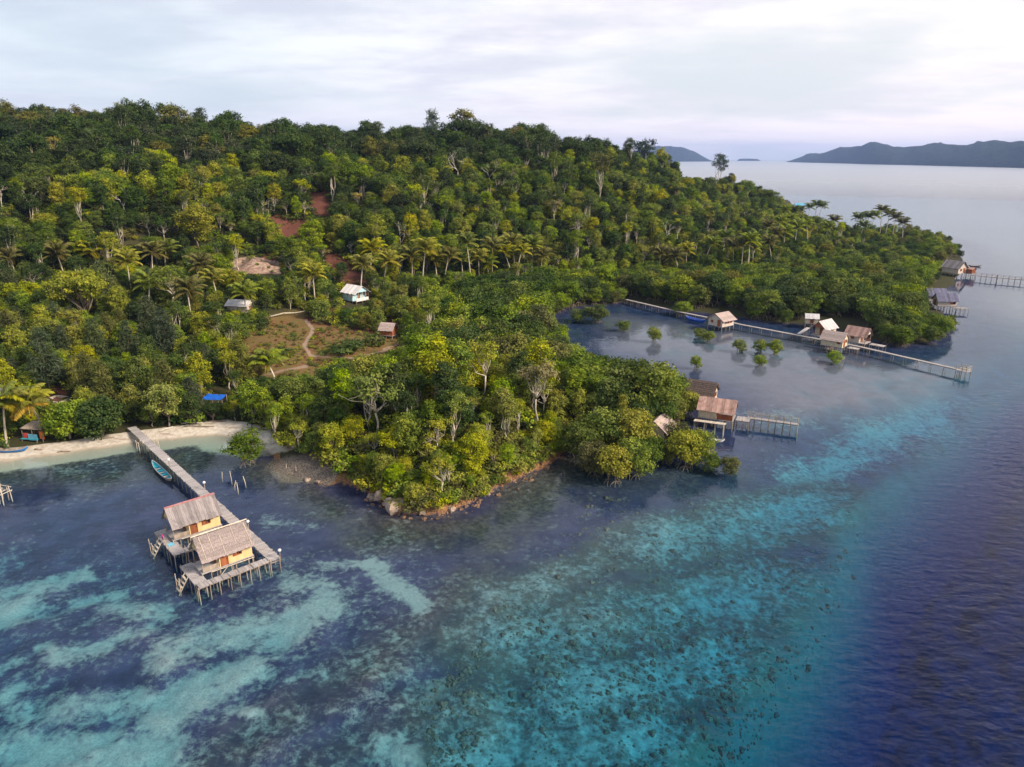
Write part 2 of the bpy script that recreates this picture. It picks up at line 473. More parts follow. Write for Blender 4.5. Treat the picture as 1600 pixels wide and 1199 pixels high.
def tps_fit(c):
    n = len(c); d = np.hypot(c[:, None, 0] - c[None, :, 0], c[:, None, 1] - c[None, :, 1])
    A = np.zeros((n + 3, n + 3)); A[:n, :n] = -d - np.eye(n) * 0.4
    A[:n, n] = 1; A[:n, n + 1:] = c[:, :2] / 100; A[n, :n] = 1; A[n + 1:, :n] = c[:, :2].T / 100
    return np.linalg.solve(A, np.concatenate([c[:, 2], np.zeros(3)]))


TPS = tps_fit(CTRL)


def hill(x, y):
    r = TPS[-3] + TPS[-2] * x / 100 + TPS[-1] * y / 100
    for (cx, cy, _), w in zip(CTRL, TPS[:-3]):
        r = r - w * np.hypot(x - cx, y - cy)
    return r


HEAD_C = at(720, 730)[:2]


def ground(x, y):
    """height of land (positive) or sea bed (negative) at world x, y; also the distance inland"""
    x = np.asarray(x, float); y = np.asarray(y, float)
    d = poly_sdf(x, y, COAST) + (fbm(x, y, 7.0, 3, 5) - 0.5) * 2.2
    steep = np.exp(-((x - HEAD_C[0]) ** 2 + (y - HEAD_C[1]) ** 2) / 34.0 ** 2)
    bank = np.minimum(np.maximum(d, 0) * (0.10 + 0.9 * steep), 0.8 + 0.6 * steep)
    h = np.maximum(hill(x, y) - 0.9, -0.3)
    inland = smooth(1.0, 26.0, d) * (1 - steep) + smooth(0.0, 12.0, d) * steep
    n = (fbm(x, y, 38.0, 4, 21) - 0.5) * 5.0 * smooth(14, 60, h + d * 0.1) + (fbm(x, y, 6.0, 3, 31) - 0.5) * 0.7 * smooth(1, 8, d)
    zl = 0.04 + bank + h * inland + n * inland
    zl = np.maximum(zl, 0.04 + 0.02 * np.clip(d, 0, 5))
    o = np.maximum(-d, 0)
    s = -poly_sdf(x, y, REEF)
    dep = 0.06 + np.minimum(o * 0.07, 0.42 + 0.62 * smooth(8, 60, o))
    reefy = smooth(-30, 0, s)
    dep = dep + 2.3 * reefy * smooth(5, 25, o)
    lgn = smooth(4, 22, o) * smooth(3, -12, s) * smooth(98, 118, y - x * .12) * smooth(5, 20, x)
    dep = dep * (1 - .72 * lgn)
    dep = dep + 1.5 * np.maximum(s + 3, 0) * smooth(-3, 6, s) + 0.3 * np.maximum(s - 8, 0)
    dep = np.minimum(dep, 18.5)
    lump = (fbm(x, y, 2.6, 3, 41) - 0.5) * 0.9 + (fbm(x, y, 9.0, 3, 44) - 0.5) * 1.2
    dep = np.maximum(dep + lump * smooth(8, 30, o) * (1 + 1.2 * smooth(0, 12, s)), 0.05 + 0.04 * np.minimum(o, 6))
    return np.where(d > 0, zl, -dep), d


def zat(x, y):
    z, _ = ground(np.array([x]), np.array([y])); return float(z[0])


def hit(px, py):
    """where the sight line of a photo pixel meets the land or the sea"""
    d = ray(px, py)
    t = np.concatenate([np.linspace(45, 240, 700), np.linspace(240.5, 800, 700)])
    z = CAM_H + d[2] * t
    g, _ = ground(d[0] * t, d[1] * t)
    g = np.maximum(g, 0)
    k = np.nonzero(z <= g)[0]
    i = k[0] if len(k) else len(t) - 1
    return np.array([d[0] * t[i], d[1] * t[i], g[i]])


# ---- polar grid round the viewpoint: fine where near, coarse where far; 96 degrees wide
NA, NR = 540, 560
ang = np.linspace(R(-50), R(50), NA)
rad = 26.0 * (900.0 / 26.0) ** (np.linspace(0, 1, NR))
AA, RR = np.meshgrid(ang, rad)
GX, GY = RR * np.sin(AA), RR * np.cos(AA)
gx, gy = GX.ravel(), GY.ravel()
gz, gd = ground(gx, gy)
idx = np.arange(NA * NR).reshape(NR, NA)
quads = np.stack([idx[:-1, :-1], idx[:-1, 1:], idx[1:, 1:], idx[1:, :-1]], -1).reshape(-1, 4)
ter_me = fast_mesh('ground', np.stack([gx, gy, gz], 1), quads, True)
ppx, ppy = proj(gx, gy, gz)


def caps(lst, wob=16):
    """soft strokes measured in the photo, as masks on the ground"""
    r_ = np.zeros(len(gx))
    wx = ppx + (fbm(gx, gy, 5.0, 4, 61) - 0.5) * wob * 3; wy = ppy + (fbm(gx, gy, 5.0, 4, 71) - 0.5) * wob * 1.6
    for x0, y0, x1, y1, rr, w in lst:
        dd = seg_dist(wx, wy * 1.5, (x0, y0 * 1.5), (x1, y1 * 1.5))
        r_ = np.maximum(r_, w * smooth(rr * 2.1, rr * 0.1, dd))
    return r_


SANDBED = [(0, 927, 131, 898, 17, .8), (0, 962, 40, 944, 26, .8), (109, 944, 188, 931, 17, .7), (175, 953, 262, 957, 22, .55), (87, 1027, 175, 1010, 19, .75),
           (175, 1005, 245, 984, 18, .6), (57, 1014, 83, 1014, 11, .7), (0, 1045, 26, 1036, 9, .7), (0, 1088, 44, 1066, 10, .7), (245, 1123, 328, 1071, 32, .95),
           (328, 1071, 394, 1045, 26, .9), (262, 1027, 394, 984, 36, .75), (415, 1005, 516, 944, 28, .85), (44, 1180, 245, 1176, 55, .9), (44, 1106, 218, 1097, 40, .6),
           (582, 883, 647, 948, 19, .95), (503, 887, 560, 883, 18, .5), (437, 817, 485, 830, 18, .45), (363, 1115, 407, 1119, 16, .7), (430, 1058, 500, 1052, 12, .5),
           (682, 1080, 700, 1124, 25, .8), (600, 1163, 647, 1185, 34, .8), (440, 905, 520, 925, 22, .6), (1250, 750, 1450, 650, 42, .62), (100, 735, 180, 728, 12, .3),
           (400, 1260, 100, 1260, 60, .7), (1340, 600, 1200, 660, 36, .35)]
REEFBED = [(780, 930, 1010, 850, 42, .55), (1010, 850, 1280, 800, 58, .68), (780, 1010, 1180, 930, 85, .66), (760, 1110, 1120, 1040, 80, .68), (740, 1180, 1040, 1160, 70, .72),
           (900, 1260, 800, 1300, 90, .6)]
BROWNBED = [(330, 1199, 480, 1090, 48, .6), (480, 1090, 620, 1010, 54, .62), (620, 1010, 760, 905, 60, .6), (470, 760, 560, 840, 40, .7), (-60, 755, 180, 725, 42, .75), (180, 725, 360, 715, 40, .75), (360, 715, 450, 760, 36, .7), (560, 830, 760, 835, 48, .8), (760, 835, 890, 735, 48, .9),
            (900, 760, 1150, 750, 34, .6), (500, 1199, 660, 1110, 60, .6)]
REDSOIL = [(430, 350, 470, 357, 22, 1), (495, 305, 510, 325, 16, 1), (500, 330, 490, 345, 12, .5), (510, 398, 545, 425, 18, 1), (545, 425, 570, 455, 18, 1), (540, 430, 620, 445, 14, .8), (420, 405, 500, 412, 16, .7),
           (500, 495, 600, 508, 20, .9), (205, 480, 205, 500, 10, .9), (1100, 285, 1090, 280, 14, .7), (60, 600, 120, 605, 24, .8), (180, 585, 220, 580, 16, .7), (40, 630, 120, 640, 26, .6)]
GRASS = [(430, 530, 520, 525, 50, 1), (400, 560, 470, 575, 30, 1), (540, 535, 620, 540, 30, .9), (330, 540, 400, 530, 24, .7), (260, 580, 360, 585, 22, .5)]
PATHS = [(478, 500, 488, 515, 2.3, 1), (488, 515, 476, 540, 2.3, 1), (476, 540, 486, 556, 2.3, 1), (486, 556, 560, 560, 2.6, .7), (560, 560, 610, 545, 2.2, .7), (410, 585, 480, 572, 4, .6), (600, 545, 622, 538, 2.4, .6)]
land = gd > 0
beach = (smooth(4.4, 2.8, gd) * (ppx < 425) * smooth(-5.5, -1.2, gd)) * smooth(720, 640, ppx + ppy * .4)
beach = np.maximum(beach, smooth(2.0, 1.0, np.hypot((ppx - 385) / 60, (ppy - 690) / 16)) * .7)
red = np.where(land, caps(REDSOIL, 7), 0); grs = np.where(land, caps(GRASS, 8), 0); pth = np.where(land, caps(PATHS, 2), 0)
headbank = np.where(land & (gd < 1.1), np.exp(-((gx - HEAD_C[0]) ** 2 + (gy - HEAD_C[1]) ** 2) / 40.0 ** 2), 0)
flat = smooth(1.8, 0.3, np.hypot((ppx - 470) / 50, (ppy - 735) / 24) + (fbm(gx, gy, 4.0, 4, 83) - .5) * 1.6) * smooth(-4, -.5, gd)
bsand = np.where(land, 0, np.maximum(caps(SANDBED), .24 * smooth(820, 900, ppy) * smooth(760, 640, ppx))); breef = np.where(land, 0, caps(REEFBED)); bbrown = np.where(land, 0, caps(BROWNBED))
mud_sheen = np.where(land, 0, smooth(7, 24, -gd) * smooth(3, -12, -poly_sdf(gx, gy, REEF)) * smooth(98, 118, gy + gx * -.12) * smooth(5, 20, gx)) * .9  # lagoon mud with painted sky reflection, fading out before the banks
deep = smooth(-5, 5, -poly_sdf(gx, gy, REEF))
for nm, ch in (('mask_land', (beach, red, grs, pth)), ('mask_bed', (np.maximum(bsand, 0), breef, bbrown, deep)), ('mask_rock', (np.maximum(headbank, 0), flat, land.astype(float), mud_sheen))):
    a = ter_me.attributes.new(nm, 'FLOAT_COLOR', 'POINT')
    a.data.foreach_set('color', np.stack(ch, 1).astype(np.float32).ravel())


def ground_material():
    m, nt, out = new_mat('ground_cover'); t = NT(nt)
    pos = t.n('ShaderNodeNewGeometry').outputs['Position']

    def sep(name):
        nd = t.n('ShaderNodeAttribute', attribute_name=name); s = t.n('ShaderNodeSeparateColor'); t.put(s.inputs[0], nd.outputs['Color'])
        return s.outputs[0], s.outputs[1], s.outputs[2], nd.outputs['Alpha']
    sand, redm, grass, path = sep('mask_land'); bs, br, bb, dp = sep('mask_bed'); hb, fl, ld, lg = sep('mask_rock')
    n1 = t.noise(pos, 0.35, 5, 0.6); n2 = t.noise(pos, 1.6, 5, 0.62); n3 = t.noise(pos, 6.0, 3, 0.6)
    # dry land
    col = t.mix(t.ramp(n2, .35, .65), (0.052, 0.042, 0.024), (0.042, 0.050, 0.018))
    g = t.mix(t.ramp(n2, .35, .62), (0.20, 0.098, 0.048), (0.125, 0.115, 0.035))
    g = t.mix(t.math('MULTIPLY', t.ramp(n1, .5, .72), .8), g, (0.17, 0.06, 0.04))
    g = t.mix(t.math('MULTIPLY', t.ramp(n3, .55, .75), .6), g, (0.30, 0.19, 0.10))
    col = t.mix(t.ramp(t.math('ADD', grass, t.math('MULTIPLY', t.math('SUBTRACT', n2, .5), .5)), .3, .55), col, g)
    rs = t.mix(t.ramp(n3, .35, .65), (0.10, 0.036, 0.028), (0.16, 0.066, 0.048))
    col = t.mix(t.ramp(t.math('ADD', redm, t.math('MULTIPLY', t.math('SUBTRACT', n2, .5), .5)), .3, .55), col, rs)
    col = t.mix(t.ramp(t.math('ADD', path, t.math('MULTIPLY', t.math('SUBTRACT', n2, .5), .5)), .32, .6), col, (0.28, 0.205, 0.15))
    rk = t.mix(t.ramp(n3, .35, .65), (0.10, 0.055, 0.03), (0.33, 0.18, 0.09))
    col = t.mix(t.ramp(t.math('ADD', hb, t.math('MULTIPLY', t.math('SUBTRACT', n2, .5), .4)), .35, .55), col, rk)
    gv = t.mix(t.ramp(n3, .4, .6), (0.085, 0.07, 0.06), (0.22, 0.185, 0.155))
    col = t.mix(t.ramp(t.math('ADD', fl, t.math('MULTIPLY', t.math('SUBTRACT', n2, .5), .5)), .35, .6), col, gv)
    sd = t.mix(t.ramp(n2, .35, .7), (0.58, 0.53, 0.47), (0.42, 0.36, 0.30))
    zs = t.n('ShaderNodeSeparateXYZ'); t.put(zs.inputs[0], pos)
    sd = t.mix(t.ramp(zs.outputs[2], 0.16, 0.04), sd, (0.40, 0.33, 0.26))          # wet sand
    wr = t.ramp(t.noise(t.mapping(pos, (0.25, 1.2, 1), (0, 0, -0.35)), 1.0, 4, 0.7), .56, .68)
    sd = t.mix(t.math('MULTIPLY', wr, .55), sd, (0.22, 0.14, 0.09))
    col = t.mix(t.ramp(t.math('ADD', sand, t.math('MULTIPLY', t.math('SUBTRACT', n2, .5), .35)), .35, .55), col, sd)
    # sea bed: pale coral sand, seagrass, algal turf, coral heads
    n0 = t.noise(pos, 0.11, 4, 0.6)
    sg = t.mix(t.ramp(n1, .35, .65), (0.022, 0.024, 0.065), (0.048, 0.044, 0.105))  # seagrass, with the blue-violet of water and reflected sky put into its colour
    br_c = t.mix(t.ramp(n2, .35, .65), (0.035, 0.032, 0.034), (0.085, 0.075, 0.068))
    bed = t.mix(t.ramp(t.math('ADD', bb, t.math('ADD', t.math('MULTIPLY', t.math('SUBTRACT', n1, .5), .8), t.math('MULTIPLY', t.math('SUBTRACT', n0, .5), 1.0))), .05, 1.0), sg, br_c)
    n2b = t.noise(pos, 0.75, 4, 0.65, 0.6)
    grain = t.math('ADD', t.math('ADD', t.math('MULTIPLY', t.math('SUBTRACT', n2, .5), 1.5), t.math('MULTIPLY', t.math('SUBTRACT', n3, .5), .8)), t.math('MULTIPLY', t.math('SUBTRACT', n2b, .5), 1.3))
    csand = t.mix(t.ramp(n3, .3, .7), (0.30, 0.325, 0.335), (0.195, 0.215, 0.225))
    bed = t.mix(t.ramp(t.math('ADD', t.math('ADD', bs, t.math('MULTIPLY', t.math('SUBTRACT', n0, .42), .9)), t.math('MULTIPLY', grain, .9)), .20, .92), bed, csand)
    reefs = t.math('ADD', br, t.math('ADD', t.math('MULTIPLY', grain, 1.0), t.math('MULTIPLY', t.math('SUBTRACT', n0, .5), .9)))
    reefc = t.mix(t.ramp(n1, .35, .65), (0.03, 0.04, 0.055), (0.065, 0.065, 0.065))
    bed = t.mix(t.ramp(br, .05, .45), bed, reefc)
    bed = t.mix(t.math('MULTIPLY', t.ramp(reefs, .24, 1.1), t.ramp(br, .02, .4)), bed, t.mix(t.ramp(n3, .3, .7), (0.28, 0.325, 0.35), (0.165, 0.195, 0.215)))
    bed = t.mix(dp, bed, t.mix(t.ramp(grain, -.5, .5), (0.07, 0.17, 0.135), (0.10, 0.23, 0.18)))
    bed = t.mix(lg, bed, t.mix(t.ramp(n1, .35, .65), (0.145, 0.108, 0.138), (0.175, 0.13, 0.165)))  # lavender of the reflected sky put into the lagoon mud colour
    bed = t.mix(t.ramp(t.math('ADD', sand, t.math('MULTIPLY', t.math('SUBTRACT', n2, .5), .6)), .25, .6), bed, (0.36, 0.33, 0.27))
    bed = t.mix(t.ramp(t.math('ADD', fl, t.math('MULTIPLY', t.math('SUBTRACT', n3, .5), .7)), .3, .6), bed, gv)
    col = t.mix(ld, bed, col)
    nrm = t.bump(t.math('ADD', n2, t.math('MULTIPLY', n3, .5)), 0.5, 0.15)
    nt.links.new(t.principled(col, 0.95, nrm, 0.1), out.inputs[0])
    return m


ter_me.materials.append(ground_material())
terrain = link(bpy.data.objects.new('ground', ter_me)); tag(terrain, 'island ground with beach, clearing, red soil and reef bed', kind='structure')


# ------------------------------------------------------------------ the sea
def water_material():
    m, nt, out = new_mat('sea_water'); t = NT(nt)
    pos = t.n('ShaderNodeNewGeometry').outputs['Position']
    calm = t.attr('chop', 'Fac')
    wa = t.noise(t.mapping(pos, (0.55, 1.0, 1), (0, 0, R(-24))), 0.8, 3, 0.55, 0.3)
    wb = t.noise(t.mapping(pos, (0.6, 1.0, 1), (0, 0, R(-30))), 2.0, 3, 0.55, 0.2)
    wc = t.noise(pos, 0.045, 3, 0.5)
    h = t.math('ADD', t.math('MULTIPLY', wa, 0.75), t.math('MULTIPLY', wb, 0.22))
    gust = t.ramp(wc, .3, .7, .55, 1.25)
    nrm = t.bump(h, t.math('MULTIPLY', calm, gust), 0.55)
    bf = t.n('ShaderNodeNewGeometry').outputs['Backfacing']
    fr = t.n('ShaderNodeFresnel'); t.put(fr.inputs['IOR'], t.math('ADD', 1.32, t.math('MULTIPLY', bf, 1 / 1.32 - 1.32))); t.put(fr.inputs['Normal'], nrm)
    gl = t.n('ShaderNodeBsdfGlossy'); t.put(gl.inputs['Roughness'], t.attr('rough', 'Fac')); t.put(gl.inputs['Normal'], nrm)
    tr = t.n('ShaderNodeBsdfTransparent')
    mx = t.n('ShaderNodeMixShader'); t.put(mx.inputs[0], fr.outputs[0])
    nt.links.new(tr.outputs[0], mx.inputs[1]); nt.links.new(gl.outputs[0], mx.inputs[2]); nt.links.new(mx.outputs[0], out.inputs[0])
    ab = t.n('ShaderNodeVolumeAbsorption'); ab.inputs['Color'].default_value = (0.0, 0.815, 0.942, 1); ab.inputs['Density'].default_value = 0.30
    nt.links.new(ab.outputs[0], out.inputs['Volume'])
    return m


wr_ = np.concatenate([[0.0], 12.0 * (11500.0 / 12.0) ** np.linspace(0, 1, 120)])
wa_ = np.linspace(0, 2 * math.pi, 361)[:-1]
WA, WR = np.meshgrid(wa_, wr_[1:])
wx = np.concatenate([[0], (WR * np.sin(WA)).ravel()]); wy = np.concatenate([[0], (WR * np.cos(WA)).ravel()])
wi = np.arange(WA.size).reshape(WA.shape) + 1
nx = np.roll(wi, -1, axis=1)
wq = np.stack([wi[:-1], wi[1:], nx[1:], nx[:-1]], -1).reshape(-1, 4)[:, ::-1]
wf = np.stack([np.zeros(360, int), nx[0], wi[0], wi[0]], -1)
wme = bpy.data.meshes.new('sea')
wme.from_pydata(np.stack([wx, wy, np.zeros(len(wx))], 1).tolist(), [], [tuple(int(i) for i in q[::-1]) for q in wq] + [(0, int(a), int(b)) for b, a in zip(nx[0], wi[0])])
wme.update()
cd = poly_sdf(wx, wy, COAST); rd = -poly_sdf(wx, wy, REEF)
lag = np.exp(-((wx - 60) ** 2 / 55 ** 2 + (wy - 150) ** 2 / 40 ** 2))
chop = np.clip(0.06 + 0.14 * smooth(2, 40, -cd) + 0.6 * smooth(-12, 20, rd) - 0.12 * lag, 0.045, 0.8)
calmk = 1 - .82 * smooth(95, 260, np.hypot(wx, wy)) * smooth(60, 120, wy)
chop = np.maximum(chop * calmk, .05)
wrg = wme.attributes.new('rough', 'FLOAT', 'POINT'); wrg.data.foreach_set('value', (0.04 + 0.24 * smooth(350, 1500, np.hypot(wx, wy))).astype(np.float32))
wat = wme.attributes.new('chop', 'FLOAT', 'POINT'); wat.data.foreach_set('value', chop.astype(np.float32))
wme.materials.append(water_material())
sea = link(bpy.data.objects.new('sea', wme)); tag(sea, 'clear sea over reef turning deep blue', kind='structure')
if wme.polygons[0].normal.z < 0:
    wme.flip_normals()


# ------------------------------------------------------------------ far islands
def far_island(name, prof, label, seed, depth):
    """prof: (px, base_dist, crest height m). ridge with spurs, given real breadth"""
    n = 160; k = 26
    P = np.array(prof, float); px = np.linspace(P[0, 0], P[-1, 0], n)
    dist = np.interp(px, P[:, 0], P[:, 1]); ht = np.interp(px, P[:, 0], P[:, 2])
    V = []
    for j in range(k):
        s = j / (k - 1)
        prof_ = math.sin(math.pi * min(s * 1.02, 1)) ** 0.75
        dd = dist + depth * s
        x = (px - 800) / FPX * math.cos(PITCH) * dd
        nn = fbm(px * 9 + seed * 100, np.full(n, s * 900.0), 220.0, 4, seed)
        z = ht * prof_ * (0.66 + 0.5 * nn) - 3 + (fbm(px * 40, np.full(n, s * 4000.0), 60.0, 3, seed + 3) - .5) * 14 * prof_
        V.append(np.stack([x, dd, z], 1))
    V = np.concatenate(V); ii = np.arange(n * k).reshape(k, n)
    q = np.stack([ii[:-1, :-1], ii[:-1, 1:], ii[1:, 1:], ii[1:, :-1]], -1).reshape(-1, 4)
    me = fast_mesh(name, V, q, True); me.materials.append(M['farwood'])
    return tag(link(bpy.data.objects.new(name, me)), label, kind='structure')


m_, nt_, out_ = new_mat('far_forest'); t_ = NT(nt_)
pp = t_.n('ShaderNodeNewGeometry').outputs['Position']
nf = t_.noise(pp, 0.02, 5, 0.65)
nt_.links.new(t_.principled(t_.mix(t_.ramp(nf, .35, .65), (0.010, 0.018, 0.016), (0.022, 0.034, 0.022)), .95, t_.bump(t_.noise(pp, 0.05, 4, 0.7), 1.0, 14.0), .1), out_.inputs[0])
M['farwood'] = m_
far_island('hill', [(1228, 6200, 0), (1245, 6000, 30), (1262, 5700, 75), (1300, 5200, 110), (1330, 4800, 125), (1352, 4500, 150), (1362, 4400, 158), (1375, 4300, 140), (1395, 4100, 112), (1430, 3900, 112), (1470, 3600, 122),
                    (1520, 3300, 128), (1560, 3100, 130), (1600, 2900, 126), (1700, 2600, 130), (1850, 2300, 110), (2000, 2100, 40), (2050, 2100, 0)], 'dark blue wooded island filling the right horizon', 3, 1500)
far_island('hill', [(930, 7000, 0), (960, 7000, 80), (1010, 7000, 150), (1040, 7000, 172), (1062, 7000, 160), (1085, 7000, 105), (1100, 7000, 45), (1108, 7000, 18), (1115, 7000, 0)], 'rounded blue island on the horizon behind the ridge', 9, 1600)
far_island('hill', [(1152, 8200, 0), (1156, 8200, 24), (1170, 8200, 27), (1184, 8200, 24), (1190, 8200, 0)], 'tiny flat island on the horizon', 14, 400)
# ================================================================== PLANT PROTOTYPES
def leaf_quads(pos, nrm, L, W, rng, droop=0.0, tone=None):
    """one diamond leaf (or leaf spray) per position"""
    n = len(pos)
    rnd = rng.normal(size=(n, 3)); rnd[:, 2] -= droop
    a = rnd - (rnd * nrm).sum(1, keepdims=True) * nrm * (1 - min(droop, 1) * .7)
    a /= np.linalg.norm(a, axis=1, keepdims=True) + 1e-9
    b = np.cross(nrm, a); b /= np.linalg.norm(b, axis=1, keepdims=True) + 1e-9
    s = rng.uniform(.7, 1.3, (n, 1)); L = L * s; W = W * s
    v = np.stack([pos - a * L * .5, pos + b * W * .5 + nrm * L * .1, pos + a * L * .5, pos - b * W * .5 + nrm * L * .1], 1).reshape(-1, 3)
    f = np.arange(4 * n).reshape(n, 4)
    return v, f, np.repeat(tone, 4)


def crown_mesh(name, lobes, rng, dens=1.0, leaf=(.38, .25), per=27, spread=.40, droop=.15, under=.35, mat=None):
    C = np.array([l[0] for l in lobes]); Rr = np.array([l[1] for l in lobes])
    P = []; N = []; T = []
    for i, (c, r) in enumerate(zip(C, Rr)):
        area = 4 * math.pi * ((r[0] * r[1]) ** 1.6 / 3 + 2 * (r[0] * r[2]) ** 1.6 / 3) ** (1 / 1.6)
        k = max(6, int(area * 0.85 * dens))
        d = rng.normal(size=(k * 2, 3)); d /= np.linalg.norm(d, axis=1, keepdims=True)
        d = d[(d[:, 2] > -0.25) | (rng.random(len(d)) < under)][:k]
        ctr = c + d * r * rng.uniform(.72, 1.12, (len(d), 1))
        keep = np.ones(len(ctr), bool)
        for j in range(len(C)):
            if j != i: keep &= (((ctr - C[j]) / Rr[j]) ** 2).sum(1) > .5
        ctr = ctr[keep]; d = d[keep]
        lobe_tone = rng.uniform(-.12, .12)
        for p, dd in zip(ctr, d):
            m = int(per * rng.uniform(.6, 1.4))
            off = rng.normal(size=(m, 3)) * spread * np.array([1, 1, .6])
            P.append(p + off)
            nn = dd * .55 + np.array([0, 0, .55]) + rng.normal(size=(m, 3)) * .42
            N.append(nn / np.linalg.norm(nn, axis=1, keepdims=True))
            T.append(np.clip(rng.uniform(.25, .88) + lobe_tone + rng.normal(size=m) * .1, 0, 1.1))
    P = np.concatenate(P); N = np.concatenate(N); T = np.concatenate(T)
    v, f, tn = leaf_quads(P, N, leaf[0], leaf[1], rng, droop, T)
    me = fast_mesh(name, v, f)
    a = me.attributes.new('tone', 'FLOAT', 'POINT'); a.data.foreach_set('value', tn.astype(np.float32))
    me.materials.append(mat or M['leaf'])
    return me


def limb(mb, a, b, r0, r1, rng, n=5, wob=.12, sides=5):
    a = np.array(a, float); b = np.array(b, float); L = np.linalg.norm(b - a)
    pts = [a + (b - a) * t + (rng.normal(size=3) * wob * L * .5 * math.sin(math.pi * t)) + np.array([0, 0, -.06 * L * math.sin(math.pi * t)]) for t in np.linspace(0, 1, n)]
    mb.tube(pts, list(np.linspace(r0, r1, n)), sides)
    return pts


def broad_tree(seed, H=9.5, CR=3.3, bare=.35, nl=11, lobe=(1.25, 1.9), dens=1.0, flat=.8, bark='bark', trunk_r=.22, leaf=(.38, .25), lean=.5, stems=1):
    rng = np.random.default_rng(seed); mb = MB(); lobes = []
    zc = H * (bare + 1) / 2; hz_ = H * (1 - bare) / 2
    for k in range(nl):
        t = (k + .5) / nl; th = k * 2.39996 + rng.uniform(-.5, .5)
        zf = 1 - 2 * t * .92
        rr = math.sqrt(max(0.05, 1 - zf * zf)) * CR * rng.uniform(.45, .78)
        r = rng.uniform(*lobe) * (1.1 if zf > 0 else .9)
        lobes.append((np.array([rr * math.cos(th), rr * math.sin(th), zc + zf * hz_ * .72]), np.array([r, r, r * flat])))
    top = np.array([rng.normal() * lean * .4, rng.normal() * lean * .4, H * .82])
    for s in range(stems):
        base = np.array([rng.normal() * .25 * (stems - 1), rng.normal() * .25 * (stems - 1), -.5])
        tp = top + rng.normal(size=3) * .5 * (stems - 1)
        tr = limb(mb, base, tp, trunk_r / math.sqrt(stems), trunk_r * .25, rng, 7, .06, 6)
    for c, r in lobes:
        st = tr[min(5, max(2, int(6 * (c[2] * .62) / H)))]
        limb(mb, st, c + np.array([0, 0, r[2] * .2]), trunk_r * .42, .035, rng, 4, .1, 4)
    return mb.mesh('trunk', M[bark], True), crown_mesh('crown', lobes, rng, dens, leaf), H, CR


def tall_tree(seed, H=14, bark='bark_pale', nl=7, CR=2.6, dens=.85, bare=.55):
    return broad_tree(seed, H, CR, bare, nl, (.95, 1.6), dens, .75, bark, .26, (.38, .25), .9)


def open_tree(seed, H=9, bark='bark_pale', dens=.5, CR=3.0, nl=9):
    """thin crown in which the forked pale limbs show"""
    rng = np.random.default_rng(seed); mb = MB(); lobes = []
    fork = np.array([rng.normal() * .3, rng.normal() * .3, H * rng.uniform(.32, .45)])
    limb(mb, (0, 0, -.5), fork, .17, .12, rng, 5, .05, 6)
    for k in range(nl):
        th = k * 2.39996 + rng.uniform(-.4, .4); rr = CR * rng.uniform(.25, .9) * (1 if k else .1)
        e = np.array([rr * math.cos(th), rr * math.sin(th), H * rng.uniform(.72, .97) - rr * .25])
        pts = limb(mb, fork, e, .085, .025, rng, 5, .12, 5)
        for q in range(2):
            e2 = np.array(pts[3]) + rng.normal(size=3) * .9 + np.array([0, 0, .5]); limb(mb, pts[2 + q], e2, .05, .02, rng, 3, .1, 4)
        r = rng.uniform(.75, 1.25); lobes.append((e, np.array([r, r, r * .6])))
    return mb.mesh('trunk', M[bark], True), crown_mesh('crown', lobes, rng, dens, (.37, .24), 23), H, CR


def casuarina(seed, H=9.5, CR=2.4):
    rng = np.random.default_rng(seed); mb = MB(); lobes = []
    limb(mb, (0, 0, -.5), (rng.normal() * .3, rng.normal() * .3, H * .96), .2, .03, rng, 7, .04, 6)
    for k in range(26):
        t = k / 25; z = H * (.16 + .82 * t); w = CR * (1 - t) ** .65 + .15
        th = k * 2.39996; e = np.array([w * .72 * math.cos(th), w * .72 * math.sin(th), z + .3])
        limb(mb, (0, 0, z - .5), e, .045, .015, rng, 3, .05, 4)
        r = .45 + .65 * (1 - t); lobes.append((e, np.array([r, r, r * 1.15])))
    return mb.mesh('trunk', M['bark'], True), crown_mesh('crown', lobes, rng, 1.25, (.85, .13), 16, .38, .5, .6), H, CR


def mangrove(seed, H=6.0, CR=2.7, dens=1.05, nl=10):
    rng = np.random.default_rng(seed); mb = MB(); lobes = []
    for k in range(nl):
        t = (k + .5) / nl; th = k * 2.39996 + rng.uniform(-.5, .5); zf = 1 - 1.7 * t
        rr = math.sqrt(max(.05, 1 - zf * zf)) * CR * rng.uniform(.5, .75); r = rng.uniform(1.0, 1.5)
        lobes.append((np.array([rr * math.cos(th), rr * math.sin(th), H * .60 + zf * H * .32]), np.array([r, r, r * .85])))
    for k in range(3):
        th = k * 2.1 + rng.uniform(-.4, .4); b = np.array([.7 * math.cos(th), .7 * math.sin(th), .9])
        limb(mb, b, (rng.normal() * .8, rng.normal() * .8, H * .75), .11, .04, rng, 5, .08, 5)
        for q in range(4):                                     # stilt roots arching into the water
            t2 = th + (q - 1.5) * .7; o = np.array([1.7 * math.cos(t2), 1.7 * math.sin(t2), -.9]) * rng.uniform(.75, 1.1)
            mb.tube([b, (b + o) / 2 + np.array([.1 * math.cos(t2), .1 * math.sin(t2), .45]), o], [.06, .05, .04], 4)
    for c, r in lobes: limb(mb, (0, 0, H * .35), c, .06, .025, rng, 4, .1, 4)
    return mb.mesh('trunk', M['bark'], True), crown_mesh('crown', lobes, rng, dens, (.34, .22), 26, .36, .1, .6), H, CR


